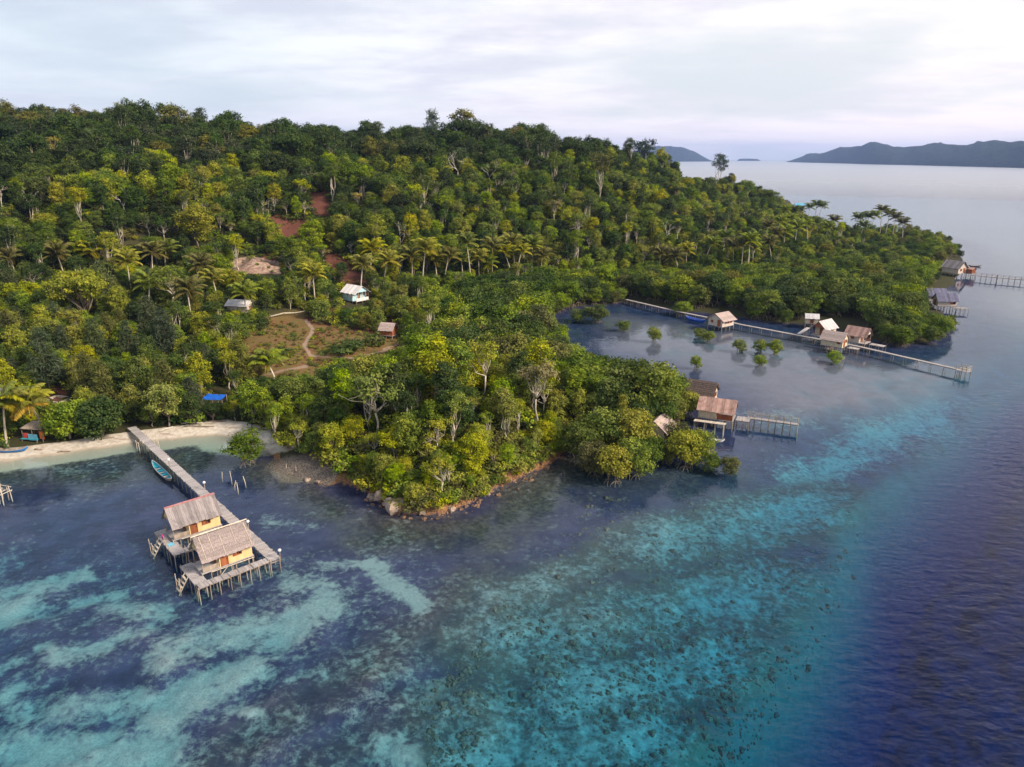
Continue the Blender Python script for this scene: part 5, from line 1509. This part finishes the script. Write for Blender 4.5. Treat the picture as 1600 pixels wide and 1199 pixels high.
# ---- trees one can single out in the photograph
for a in [('bare0', 196, 337, 290, 'olive', 'bare bone-white dead tree with spreading limbs on the upper left hillside'), ('open0', 84, 262, 212, 'straw-yellow', 'pale candelabra tree high on the left hillside below the skyline'), ('bare1', 112, 252, 238, 'olive', 'small white dead snag right of the pale candelabra tree'),
          ('open1', 590, 690, 572, 'bright green', 'tall open bright green tree with straight pale trunk, middle of the headland'), ('open2', 757, 628, 535, 'yellow-green', 'thin-crowned tree with pale forked limbs at the back of the headland'), ('open2', 838, 668, 566, 'straw-yellow', 'thin-leaved tan tree with tall stem near the right of the headland'),
          ('open0', 686, 714, 652, 'yellow-green', 'fan-shaped tree with pale forked trunk in the centre of the headland'), ('tall0', 713, 708, 612, 'bright green', 'slender bright green tree with thin white stem on the headland'), ('broad2', 738, 745, 680, 'yellow-green', 'rounded golden-green tree on the sunlit front of the headland'),
          ('broad1', 520, 720, 662, 'yellow-green', 'yellow-green tree above the gravel flat on the headland flank'), ('open1', 690, 775, 712, 'yellow-green', 'loose yellow-green tree on the front bank of the headland'), ('tall1', 935, 325, 236, 'olive', 'tall dark-crowned tree with long thick white trunk on the upper right slope'),
          ('open2', 866, 352, 312, 'straw-yellow', 'cream-coloured tree standing out on the middle right slope'), ('spire0', 676, 222, 178, 'grey-green', 'narrow spire-topped tree highest on the middle skyline'), ('tall2', 1122, 296, 240, 'dark green', 'lone emergent tree silhouetted against the sea at the ridge end'),
          ('tall0', 984, 262, 214, 'dark green', 'dark emergent tree on the ridge left of the blue island'), ('tall1', 1006, 258, 216, 'dark green', 'dark round-topped emergent touching the blue island outline'), ('bare0', 715, 285, 232, 'olive', 'tall pale bare trunk high on the middle slope'),
          ('bare1', 765, 290, 250, 'red-brown', 'tan dead trunk right of the tall pale bare trunk'), ('bare2', 1145, 325, 313, 'red-brown', 'small dry grey tree on the right slope below the emergent'), ('open0', 560, 330, 300, 'straw-yellow', 'grey-white leafless bush crown right of the red soil'),
          ('umbrella0', 135, 505, 425, 'yellow-green', 'very broad yellow-green tree dominating the lower left slope'), ('broad0', 310, 392, 318, 'yellow-green', 'wide lime-green tree in the middle of the left hillside'), ('open1', 270, 490, 412, 'bright green', 'open tree with reddish forked trunk between two palms'),
          ('dome0', 110, 686, 631, 'bright green', 'round bright green bushy tree on the beach left of the jetty'), ('dome0', 161, 684, 626, 'deep green', 'round dark green bushy tree next to the bright one on the beach'), ('broad3', 265, 668, 598, 'pale yellow', 'tree flecked with pale yellow flowers behind the jetty'),
          ('broad4', 240, 668, 622, 'mid green', 'low green tree right at the landward end of the jetty'), ('broad1', 300, 665, 615, 'deep green', 'dense dark tree between the yellow-flecked tree and the tarpaulin'), ('casuarina0', 143, 630, 556, 'olive', 'feathery olive casuarina left of the pair behind the beach'),
          ('casuarina1', 168, 640, 568, 'olive', 'feathery olive casuarina right of the pair behind the beach'), ('casuarina0', 78, 605, 520, 'grey-green', 'tall feathery grey-green casuarina behind the soil footing'), ('casuarina1', 155, 568, 500, 'grey-green', 'dark feathery casuarina in the middle of the left thicket'),
          ('casuarina0', 205, 568, 506, 'grey-green', 'feathery casuarina just right of the left thicket centre'), ('casuarina1', 262, 560, 485, 'grey-green', 'feathery casuarina below the open forked tree'), ('casuarina0', 378, 600, 528, 'olive', 'brownish feathery casuarina at the left foot of the clearing'),
          ('broad2', 490, 396, 345, 'bright green', 'rounded green tree below the red soil patch'), ('dome0', 500, 498, 470, 'bright green', 'rounded bright green bush tree at the top of the clearing'), ('broad4', 535, 440, 408, 'deep green', 'dark rounded tree left above the pale blue house'),
          ('open2', 362, 372, 348, 'straw-yellow', 'small cream umbrella-shaped tree left of the red soil patch'), ('spire0', 970, 690, 620, 'yellow-green', 'tall narrow yellow-green tree on the mangrove point')]:
    kind, px, y0, y1, tint, lab = a
    place(kind, px, y0, y1, tint, lab, {'b': 'tree', 'o': 'tree'}.get(kind[0], 'tree') if not kind.startswith('casuarina') else 'casuarina_tree')
# ---- shrubs on the clearing
for px, y0, y1, wd, tint, lab in [(441, 556, 541, 1.4, 'mid green', 'low round shrub in the front left of the clearing'), (537, 556, 533, 1.5, 'deep green', 'largest dark shrub mound in the right of the clearing'), (560, 545, 528, 1.4, 'deep green', 'dark shrub joining the largest mound on its right'), (588, 540, 521, 1.3, 'mid green', 'rounded shrub beside the pink-roofed hut'),
                                 (506, 556, 548, 1.5, 'mid green', 'flat shrub left of the largest clearing mound'), (406, 524, 516, 1.3, 'mid green', 'small shrub on the upper left of the clearing'), (325, 577, 547, 1.6, 'bright green', 'broad dome-shaped bright shrub left of the clearing'), (280, 585, 562, 1.4, 'mid green', 'shrub left of the bright dome-shaped shrub'),
                                 (300, 605, 582, 1.4, 'deep green', 'dark shrub below the bright dome-shaped shrub'), (410, 582, 572, 1.3, 'olive', 'olive shrub on the lower left corner of the clearing'), (455, 588, 578, 1.3, 'olive', 'olive shrub on the path below the clearing'), (505, 584, 574, 1.4, 'yellow-green', 'yellow-green shrub under the clearing path')]:
    place('shrub%d' % (px % 3), px, y0, y1, tint, lab, 'shrub', 'shrub', 'shrubs on the clearing', wd)
# ---- mangrove bushes standing alone in the lagoon
for px, y0, y1, wd, lab in [(1022, 534, 511, 1.0, 'lone lagoon mangrove farthest left in open water'), (973, 517, 500, 1.3, 'low lagoon mangrove by the left bank'), (1092, 527, 510, 1.2, 'rear half of the twin mangrove before the lone hut'), (1106, 534, 516, 1.2, 'front half of the twin mangrove before the lone hut'),
                            (1155, 549, 530, 1.25, 'lagoon mangrove just right of the twin mangrove'), (1187, 551, 530, 1.2, 'middle mangrove of the close lagoon trio'), (1211, 553, 530, 1.0, 'right mangrove of the close lagoon trio'), (1187, 572, 554, 1.2, 'front mangrove of the close lagoon trio'),
                            (1087, 576, 555, .9, 'single round mangrove nearest the dark thatched hut'), (1303, 567, 548, 1.3, 'low mangrove in front of the three stilt huts'), (872, 531, 506, 1.2, 'mangrove bush at the left corner of the lagoon'), (932, 503, 476, 1.5, 'broad mangrove clump at the back left of the lagoon'), (905, 502, 482, 1.4, 'lower mangrove clump beside the broad one at the lagoon back'),
                            (1066, 492, 470, 1.4, 'mangrove overhanging the inner lagoon jetty'), (385, 724, 674, 1.1, 'lone mangrove tree in the shallows right of the near jetty')]:
    place('mangrove%d' % (px % 4), px, y0, y1, 'bright green' if px > 1000 else 'mid green', lab, 'mangrove_tree', 'mangrove', 'mangroves standing alone in the water', wd)
# ---- mangroves round the huts of the point
for i, (px, y0, y1) in enumerate([(905, 722, 660), (930, 742, 690), (958, 752, 695), (990, 742, 685), (1015, 728, 680), (1042, 722, 690), (1070, 728, 672), (1092, 722, 672), (1112, 735, 706), (1138, 738, 708), (985, 712, 640), (945, 710, 640), (1010, 690, 655), (1060, 700, 660), (1085, 705, 670), (1040, 640, 580), (1062, 628, 590), (1018, 630, 575), (1075, 650, 612), (1060, 655, 625), (1050, 690, 668)]):
    place('mangrove%d' % (i % 4), px, y0, y1, ('mid green', 'bright green', 'yellow-green', 'olive')[(i * 7) % 4], '', 'mangrove_tree', 'mangrove', 'mangroves around the huts of the point')

PT_ROOTS = [o for o in COL.objects if o.get('group') == 'mangroves around the huts of the point']
# ---- palms
PALMS = [(20, 692, 622, 'coconut palm leaning over the beach at the left edge'), (58, 690, 622, 'coconut palm beside the beach stall, right of the edge palm'), (208, 470, 403, 'slim coconut palm with pale trunk left of the reddish forked tree'), (243, 432, 390, 'coconut palm higher left of the forked tree pair'), (263, 420, 386, 'coconut palm top right of the higher pair'),
         (242, 492, 436, 'coconut palm just left of the open forked tree'), (300, 508, 448, 'big drooping coconut palm below the grey roof'), (320, 462, 408, 'coconut palm above the big drooping one'), (336, 470, 430, 'coconut palm between rock cut and grey roof'), (386, 492, 452, 'low palm directly behind the grey sheet roof'), (493, 478, 424, 'coconut palm by the marker post'),
         (570, 458, 408, 'coconut palm right behind the pale blue house'), (584, 432, 384, 'upper coconut palm above the pale blue house'), (608, 448, 402, 'coconut palm right of the pale blue house'), (20, 440, 398, 'coconut palm at the left edge of the hillside'), (148, 425, 388, 'coconut palm over the broad yellow-green tree'), (95, 430, 392, 'coconut palm left above the broad yellow-green tree'),
         (420, 592, 560, 'low dark palm at the lower left of the clearing')]
ROW = [(645, 440, 396), (667, 446, 384), (703, 446, 396), (730, 444, 374), (722, 442, 402), (748, 440, 398), (770, 432, 382), (788, 435, 390), (800, 430, 376), (815, 440, 388), (832, 432, 378), (846, 438, 396), (680, 436, 402), (760, 436, 408)]
RIGHTROW = [(1110, 412, 376), (1130, 410, 366), (1142, 420, 380), (1156, 440, 378), (1165, 442, 372), (1172, 430, 384), (1196, 425, 376), (1208, 408, 362), (1180, 410, 368), (1222, 400, 360), (1052, 428, 396), (1030, 425, 392), (1240, 398, 352), (1255, 392, 348), (1215, 384, 342), (1230, 380, 340), (1070, 420, 388), (1195, 395, 350)]
FARPALM = [(1248, 352, 326), (1262, 352, 322), (1272, 352, 318), (1281, 352, 320), (1238, 350, 328), (1225, 352, 326), (1300, 372, 342), (1337, 372, 338), (1352, 376, 336), (1362, 374, 334), (1371, 374, 326), (1384, 374, 332), (1394, 376, 338), (1406, 378, 346), (1345, 380, 350), (1290, 378, 352), (1270, 372, 346), (1252, 374, 344)]
pal = []
for i, (px, y0, y1, lab) in enumerate(PALMS):
    pal.append((px, y0, y1, lab, None))
for lst, nm, g in ((ROW, 'coconut palm in the row across the slope above the mangroves', 'coconut row above the mangroves'), (RIGHTROW, 'coconut palm in the stand on the right slope behind the lagoon', 'coconut stand behind the lagoon'), (FARPALM, 'coconut palm silhouetted against the sea on the far isthmus', 'coconut palms on the far isthmus')):
    order = sorted(lst); words = ['first', 'second', 'third', 'fourth', 'fifth', 'sixth', 'seventh', 'eighth', 'ninth', 'tenth', 'eleventh', 'twelfth', 'thirteenth', 'fourteenth', 'fifteenth', 'sixteenth', 'seventeenth', 'eighteenth']
    for k, (px, y0, y1) in enumerate(order): pal.append((px, y0, y1, words[k] + ' from the left: ' + nm.replace('coconut palm', 'palm'), g))
for i, (px, y0, y1, lab, g) in enumerate(pal):
    q = hit(px, y0); d = ray(px, y1); h = max(3.0, CAM_H + d[2] / d[1] * q[1] - q[2] - .8); k = i % 4
    root = empty('palm_tree', (q[0], q[1], q[2] - .05), random.uniform(0, 6.28), lab, 'palm', g)
    sc = h / 9.0; w = (.95 + .3 * random.random()) * (1.15 if math.hypot(q[0], q[1]) > 175 else 1.0)
    tint = random.choice(['bright green', 'yellow-green', 'yellow-green', 'olive'] if px < 1100 else ['mid green', 'olive', 'bright green'])
    t = TINT[tint]; colr = (t[0] * 1.05, t[1] * .98, t[2] * 1.1, 1)
    tr = inst('trunk', PROTO['palm%d' % k][0], root, scl=(1, 1, sc))
    if math.hypot(q[0], q[1]) < 175:
        for kind, th, twi, s in frond_layout(900 + k):
            f = inst('frond', FRONDS[kind], root, (0, 0, 9.0 * sc + .1), (twi, 0, th), (s * w,) * 3); f.color = colr if kind < 3 else (t[0] * 2.1, t[1] * 1.35, t[2] * 1.6, 1)
    else:
        c = inst('crown', PROTO['palm%d' % k][1], root, (0, 0, 9.0 * (sc - w)), scl=(w, w, w)); c.color = colr
    SPOTS.append((q[0], q[1], 1.3)); hw = FPX * 1.9 * w / math.hypot(q[0], q[1])
    GUARD.append((q[1], px, hw, y1 - hw * .5, y1 + min(hw * 1.9, (y0 - y1) * .85)))

# ---- the forest: jittered grid over the land, thinner with distance
rng = np.random.default_rng(5)
cand = []
for cell, r0, r1 in ((2.9, 60, 135), (3.4, 135, 230), (4.2, 230, 360), (5.2, 360, 560)):
    xs = np.arange(-r1, r1, cell); ys = np.arange(40, r1 + 1, cell); X, Y = np.meshgrid(xs, ys)
    X = X + rng.uniform(-.45, .45, X.shape) * cell; Y = Y + rng.uniform(-.45, .45, Y.shape) * cell
    d = np.hypot(X, Y); k = (d >= r0) & (d < r1) & (np.abs(np.arctan2(X, Y)) < R(43))
    cand.append(np.stack([X[k], Y[k]], 1))
cand = np.concatenate(cand)
CZ, CD = ground(cand[:, 0], cand[:, 1])
CPX, CPY = proj(cand[:, 0], cand[:, 1], np.maximum(CZ, 0))
ok = ((CD > .3) & (CZ > 0)) | ((CD > -1.6) & (CPX > 870) & (CPY < 560))
cand, CZ, CD, CPX, CPY = cand[ok], np.maximum(CZ[ok], -.25), CD[ok], CPX[ok], CPY[ok]
nx1 = fbm(cand[:, 0], cand[:, 1], 30.0, 3, 91); nx2 = rng.random(len(cand)); nx3 = rng.random(len(cand)); nx4 = rng.random(len(cand))
spots = np.array(SPOTS)
free = np.ones(len(cand), bool)
for sx_, sy_, sr in spots: free &= np.hypot(cand[:, 0] - sx_, cand[:, 1] - sy_) > sr
for _, lx, ly in LAND: pass
beachy = (CPX < 430) & (CD < 3.0)
free &= ~beachy
headd = np.hypot(cand[:, 0] - HEAD_C[0], cand[:, 1] - HEAD_C[1])
mang = (CZ < 1.7) & (CPX > 620) & (headd > 26) & (CPY < 720)
head = (headd < 34) & ~mang
FOREST = []; GA = np.array(GUARD)
pitch_t = {'ridge': ['dark green', 'dark green', 'deep green', 'grey-green', 'deep green', 'olive'], 'slope': ['deep green', 'dark green', 'mid green', 'bright green', 'deep green', 'mid green', 'yellow-green', 'deep green', 'dark green', 'olive'],
           'low': ['mid green', 'bright green', 'deep green', 'yellow-green', 'bright green', 'mid green', 'deep green'], 'head': ['mid green', 'bright green', 'yellow-green', 'deep green', 'bright green', 'yellow-green', 'dark green'],
           'mang': ['mid green', 'mid green', 'deep green', 'bright green', 'olive']}
for i in range(len(cand)):
    if not free[i]: continue
    x, y = cand[i]; z = CZ[i]; dist = math.hypot(x, y); a, b, c = nx2[i], nx3[i], nx4[i]
    if mang[i]:
        kind = 'mangrove%d' % int(a * 4); h = (5.0 + 3.0 * b) * (1 - .42 * smooth(180, 330, dist)); zone = 'mang'
        if CD[i] < 3: h *= .75
    elif head[i]:
        edge = smooth(9, 1.5, CD[i]); kind = ('column%d' % int(c * 3) if b > .72 else 'broad%d' % int(a * 1.3889 * 5 % 5)) if a < .72 else ('open%d' % int(c * 3) if a < .88 else 'tall%d' % int(c * 3))
        h = (4.6 + 4.6 * b * b + 1.2 * c) * (1 - .42 * edge); zone = 'head'
        if kind[0] == 't': h *= 1.15
    else:
        up = smooth(12, 45, z); zone = 'ridge' if up > .72 else ('slope' if z > 9 else 'low')
        kind = ('column%d' % int(nx1[i] * 17 % 3) if (b > .7 or (up > .5 and b > .55)) else 'broad%d' % int(a * 1.35 * 5 % 5)) if a < .74 else ('tall%d' % int(c * 3) if a < .86 else ('open%d' % int(c * 3) if a < .975 else 'umbrella0'))
        h = 5.2 + 3.8 * b + 3.0 * up + (4.5 * c if kind[0] == 't' else 0) - (1.6 if zone == 'low' else 0) + (4.5 * up if c > .93 else 0)
        if zone == 'low' and CPX[i] < 330 and a > .8: kind = 'casuarina%d' % int(c * 2)
        if zone == 'slope' and c > .985: kind = 'bare%d' % int(b * 3); h = 7
    h *= .82 + .5 * nx2[(i * 7 + 3) % len(nx2)] ** 2
    s = h / PROTO[kind][2]; r_ = PROTO[kind][3] * s
    lst = pitch_t[zone]; v = (nx1[i] * 1.6 - .3) * .4 + c * .6
    tint = lst[int(np.clip(v, 0, .999) * len(lst))]
    if zone == 'head' and CD[i] < 6: tint = ('yellow-green', 'bright green', 'yellow-green', 'mid green')[int(c * 4)]
    if kind.startswith('casu'): tint = ('olive', 'grey-green')[int(c * 2)]
    # keep the clearing, roofs, beach and open water in view: shrink to a shrub or leave out
    done = False
    for tries in range(3):
        tx = np.array([x, x, x - r_, x + r_, x, x - r_ * .7, x + r_ * .7]); tz = np.array([z + .1, z + h, z + h * .6, z + h * .6, z + h * .5, z + h * .9, z + h * .9])
        qx, qy = proj(tx, np.full(7, y), tz)
        bl = blocked(qx, qy)
        if not bl.any():
            ga = GA[(GA[:, 0] > y) & (np.abs(GA[:, 1] - qx[0]) < GA[:, 2] + 60)]
            hitg = any((abs(qx - g[1]) < g[2]).any() and ((abs(qx - g[1]) < g[2]) & (qy > g[3]) & (qy < g[4])).any() for g in ga)
            if not hitg: done = True; break
        if tries == 0: h *= .6; s *= .6; r_ *= .6
        elif tries == 1: kind = 'shrub%d' % int(c * 3); h = 1.6 + b; s = h / 2.0; r_ = 1.3 * s
    if not done: continue
    FOREST.append([kind, tint, x, y, z - .08, b * 6.28, s, zone, h, r_])
# ---- which of them show largest: paint them front to back on a small raster
W_, H_ = 640, 480; cov = np.zeros((H_, W_), bool)
gxx, gyy = np.meshgrid(np.arange(W_), np.arange(H_))
order = sorted(range(len(FOREST)), key=lambda i: math.hypot(FOREST[i][2], FOREST[i][3])); vis = np.zeros(len(FOREST))
for i in order:
    k, t, x, y, z, rz, s, zone, h, r_ = FOREST[i]
    cx, cyy = proj(x, y, z + h * .6); ex, ey = proj(x, y, z + h); wx_, _ = proj(x + r_, y, z + h * .6)
    cx *= .4; cyy *= .4; rx = max(.8, (wx_ * .4 - cx)); ry = max(.8, (cyy - ey * .4))
    x0, x1 = int(max(0, cx - rx)), int(min(W_, cx + rx + 1)); y0, y1 = int(max(0, cyy - ry)), int(min(H_, cyy + ry + 1))
    if x0 >= x1 or y0 >= y1: continue
    m_ = ((gxx[y0:y1, x0:x1] - cx) / rx) ** 2 + ((gyy[y0:y1, x0:x1] - cyy) / ry) ** 2 < 1
    vis[i] = (m_ & ~cov[y0:y1, x0:x1]).sum(); cov[y0:y1, x0:x1] |= m_
lone = set()
for fam, lim in ((lambda f: f[7] != 'mang' and not f[0].startswith('shrub'), 285), (lambda f: f[7] == 'mang' and not f[0].startswith('shrub'), 260), (lambda f: f[0].startswith('shrub'), 90)):
    ids = [i for i in range(len(FOREST)) if fam(FOREST[i]) and vis[i] > 3]
    ids.sort(key=lambda i: -vis[i]); lone |= set(ids[:lim])
NAMES = {'b': 'leafy tree', 't': 'tall-stemmed tree', 'o': 'open-crowned tree', 'c': 'narrow tree', 'm': 'mangrove', 'u': 'spreading tree', 's': 'shrub'}
LM = [(n, x, y) for n, x, y in LAND]


def say(kind, tint, x, y, h, zone):
    lk = 'bare tree' if kind.startswith('bare') else ('feathery casuarina' if kind.startswith('casu') else NAMES[kind[0]])
    size = 'small' if h < 5 else ('mid-sized' if h < 7.5 else ('large' if h < 10 else 'very large'))
    ds = sorted((math.hypot(x - a, y - b), n, a, b) for n, a, b in LM)
    d0, n0, a0, b0 = ds[0]
    side = ('left of' if x < a0 else 'right of') if abs(x - a0) > abs(y - b0) * .8 else ('behind' if y > b0 else 'in front of')
    how = 'close ' if d0 < 9 else ('' if d0 < 22 else ('well ' if d0 < 60 else 'far '))
    if how == 'close ': how = 'just '
    tail = ', towards the ' + ds[1][1] if d0 > 9 else ''
    for form in ('{z} {t} {k} {h}{s} the {a}{b}', '{z} {t} {k} {s} the {a}{b}', '{t} {k} {s} the {a}{b}', '{z} {t} {k} {h}{s} the {a}'):
        out = form.format(z=size, t=tint, k=lk, h=how, s=side, a=n0, b=tail)
        if len(out.split()) <= 14: return out
    return out


LM += [('jetty foot', *J_A)]
for f_, nm in (((140, 480), 'broad yellow-green tree'), ((196, 330), 'bone-white dead tree'), ((590, 690), 'tall open headland tree'), ((720, 440), 'coconut row'), ((1150, 420), 'right coconut stand'), ((1360, 372), 'isthmus palms'), ((1400, 535), 'far mangrove point'), ((866, 350), 'cream-coloured tree'),
               ((870, 540), 'lagoon left bank'), ((935, 322), 'long white trunk'), ((890, 700), 'inlet'), ((1250, 505), 'boat ramp'), ((300, 580), 'bright dome-shaped shrub')):
    q = hit(*f_); LM.append((nm, q[0], q[1]))
G = {'ridge': 'trees of the upper forest', 'slope': 'trees of the hillside forest', 'low': 'trees of the lower slope', 'head': 'trees of the headland', 'mang': 'mangroves of the lagoon shore'}
labs = {}
for i in sorted(lone, key=lambda i: FOREST[i][3]):
    kind, tint, x, y, z, rz, s, zone, h, r_ = FOREST[i]
    sh = kind.startswith('shrub')
    lab = say(kind, tint, x, y, h, zone)
    labs.setdefault(lab, []).append(plant(kind, 'shrub' if sh else ('mangrove_tree' if zone == 'mang' else ('casuarina_tree' if kind.startswith('casu') else 'tree')), (x, y, z), rz, s, tint, lab, 'shrub' if sh else ('mangrove' if zone == 'mang' else 'tree'), 'wild shrubs' if sh else G[zone]))
for o in PT_ROOTS:
    lab = say('mangrove0', 'green', o.location.x, o.location.y, 6.0 * o.scale.z, 'mang'); o['label'] = lab; labs.setdefault(lab, []).append(o)
# where several still answer to one description, say their order from the viewer's side
ORD = ['nearest', 'second nearest', 'third nearest', 'fourth nearest', 'fifth nearest', 'sixth nearest']
for lab, os_ in labs.items():
    if len(os_) > 1:
        os_.sort(key=lambda o: o.location.y)
        for k, o in enumerate(os_):
            if k < len(ORD): o['label'] = (ORD[k] + ' ' + lab)
rest = [tuple(FOREST[i][:7]) for i in range(len(FOREST)) if i not in lone]
scatter('forest', 'mass of mixed green forest covering the island hill', [r_ for r_, i in zip(rest, [j for j in range(len(FOREST)) if j not in lone]) if FOREST[i][7] != 'mang'])
scatter('mangrove_thicket', 'mass of mangroves filling the low shore round the lagoon', [r_ for r_, i in zip(rest, [j for j in range(len(FOREST)) if j not in lone]) if FOREST[i][7] == 'mang'])
# ---- undergrowth between the stems
ug = []
for cell, r0, r1 in ((1.8, 60, 130), (2.1, 130, 300), (3.2, 300, 400)):
    xs = np.arange(-r1, r1, cell); ys = np.arange(40, r1 + 1, cell); X, Y = np.meshgrid(xs, ys)
    X = X + rng.uniform(-.5, .5, X.shape) * cell; Y = Y + rng.uniform(-.5, .5, Y.shape) * cell
    d = np.hypot(X, Y); k = (d >= r0) & (d < r1) & (np.abs(np.arctan2(X, Y)) < R(41)); ug.append(np.stack([X[k], Y[k]], 1))
ug = np.concatenate(ug); uz, ud = ground(ug[:, 0], ug[:, 1]); ux, uy = proj(ug[:, 0], ug[:, 1], uz); uy2 = proj(ug[:, 0], ug[:, 1], uz + 1.6)[1]
uh = np.hypot(ug[:, 0] - HEAD_C[0], ug[:, 1] - HEAD_C[1])
k = (ud > .15) & (uz > .06) & ~blocked(ux, uy) & ~blocked(ux, uy2) & ~((ux < 430) & (ud < 3.2)) & ~((uz < 1.3) & (ux > 620) & (uh > 30))
its = []
for (x, y), z, dd, hh in zip(ug[k], uz[k], ud[k], uh[k]):
    c = rng.random(); t = ('mid green', 'deep green', 'bright green', 'olive', 'yellow-green', 'dark green')[int(rng.random() ** 1.2 * 6)]
    if hh < 36 and dd < 5: t = ('yellow-green', 'bright green', 'olive', 'yellow-green')[int(c * 4)]
    its.append(('shrub%d' % int(c * 3), t, x, y, z - .1, rng.random() * 6.28, (.55 + .7 * rng.random())))
bk = []
for i in range(len(COAST_PX) - 1):
    if 545 <= COAST_PX[i][0] <= 900 and COAST_PX[i][1] > 690:
        a_ = np.array(COAST[i]); b_ = np.array(COAST[i + 1]); L_ = np.hypot(*(b_ - a_))
        for k_ in range(int(L_ * 3)):
            p_ = a_ + (b_ - a_) * rng.random() + rng.normal(size=2) * .75; zz_ = zat(*p_)
            if zz_ > -.35: bk.append(('rock%d' % int(rng.random() * 3), 'olive', p_[0], p_[1], zz_ - .02, rng.random() * 6.28, .08 + .30 * rng.random() ** 2.5))
for k_ in range(3):
    rm_ = ROCKS[k_].copy(); rm_.materials[0] = M['rubble']; PROTO['rock%d' % k_] = (rm_, None, 1, 1)
scatter('shore_rubble', 'brown rubble of stones along the headland waterline', bk)
for i in range(len(COAST_PX) - 1):
    if 540 <= COAST_PX[i][0] <= 890 and COAST_PX[i][1] > 690:
        a_ = np.array(COAST[i]); b_ = np.array(COAST[i + 1]); L_ = np.hypot(*(b_ - a_)); n_ = np.array([-(b_ - a_)[1], (b_ - a_)[0]]) / L_
        for k_ in range(int(L_ * 3.2)):
            p_ = a_ + (b_ - a_) * rng.random() + n_ * rng.uniform(.5, 2.2); zz_ = zat(*p_)
            if zz_ > .02: its.append(('shrub%d' % int(rng.random() * 3), ('yellow-green', 'bright green', 'yellow-green', 'olive', 'mid green')[int(rng.random() * 5)], p_[0], p_[1], zz_ - .15, rng.random() * 6.28, .35 + .5 * rng.random()))
scatter('undergrowth', 'low mixed undergrowth between the trees', its)
# ---- tufts and seedlings that break up the clearing and the bare soil
tf = []
for x0_, y0_, x1_, y1_, n_ in ((395, 500, 640, 582, 1500), (420, 296, 530, 372, 160), (500, 388, 630, 452, 260), (60, 590, 230, 645, 260)):
    for k_ in range(n_ // 12):
        cx0, cy0 = rng.uniform(x0_, x1_), rng.uniform(y0_, y1_); q = hit(cx0, cy0)
        for m_ in range(12):
            p_ = q[:2] + rng.normal(size=2) * 1.6; tf.append((p_[0], p_[1]))
tf = np.array(tf); tz, td = ground(tf[:, 0], tf[:, 1]); tpx, tpy = proj(tf[:, 0], tf[:, 1], tz)
ti = [('shrub%d' % int(rng.random() * 3), ('olive', 'mid green', 'straw-yellow', 'red-brown', 'yellow-green', 'olive')[int(rng.random() * 6)], x, y, z - .05, rng.random() * 6.28, .10 + .32 * rng.random() ** 2.5) for (x, y), z, d_, u_, w_ in zip(tf, tz, td, tpx, tpy) if d_ > 4 and min(float(seg_dist(u_, w_, (a[0], a[1]), (a[2], a[3]))) for a in PATHS) > 5]
for k_ in range(46):
    q = hit(rng.uniform(342, 446), rng.choice([rng.uniform(398, 406), rng.uniform(398, 432)])); ti.append(('shrub%d' % int(rng.random() * 3), ('mid green', 'olive', 'bright green', 'deep green')[int(rng.random() * 4)], q[0], q[1] - .5, q[2] + .1, rng.random() * 6.28, .2 + .4 * rng.random()))
cpx, cpy = rng.uniform(660, 1360, 8000), rng.uniform(770, 1240, 8000); cw = np.array([at(a, b)[:2] for a, b in zip(cpx, cpy)])
cz_, cd_ = ground(cw[:, 0], cw[:, 1]); cs_ = -poly_sdf(cw[:, 0], cw[:, 1], REEF); cn_ = fbm(cw[:, 0], cw[:, 1], 7.0, 3, 57)
ck = (cs_ < 1) & (cd_ < -10) & (cpx + .9 * cpy > 1620) & (cz_ > -5.5) & (cn_ + rng.random(len(cn_)) * .35 > .6)
cr = [('coral%d' % int(rng.random() * 3), 'olive', x, y, z - .04, rng.random() * 6.28, .05 + .09 * rng.random() + .30 * rng.random() ** 10) for (x, y), z in zip(cw[ck], cz_[ck])]
for k_ in range(3):
    rm_ = ROCKS[k_ + 2].copy(); rm_.materials[0] = M['coral']; PROTO['coral%d' % k_] = (rm_, None, 1, 1)
scatter('coral', 'dark coral heads scattered over the pale reef flat', cr)
scatter('grass', 'dry tufts and seedlings dotting the clearing and bare soil', ti)
print('FOREST', len(FOREST), 'lone', len(lone), 'under', len(its))
# ------------------------------------------------------------------ haze
hb_ = MB().box((0, 0, 0), (2, 2, 2))
hm, hnt, hout = new_mat('haze_air'); ht_ = NT(hnt)
pv = ht_.n('ShaderNodeVolumePrincipled')
pv.inputs['Color'].default_value = (0.42, 0.60, 1.0, 1); pv.inputs['Density'].default_value = 0.00008; pv.inputs['Anisotropy'].default_value = 0.2
hnt.links.new(pv.outputs[0], hout.inputs['Volume'])
haze = hb_.build('haze', hm); haze.location = (0, 0, 95); haze.scale = (12000, 12000, 135)
tag(haze, 'thin pale sea haze over the whole view', kind='stuff')
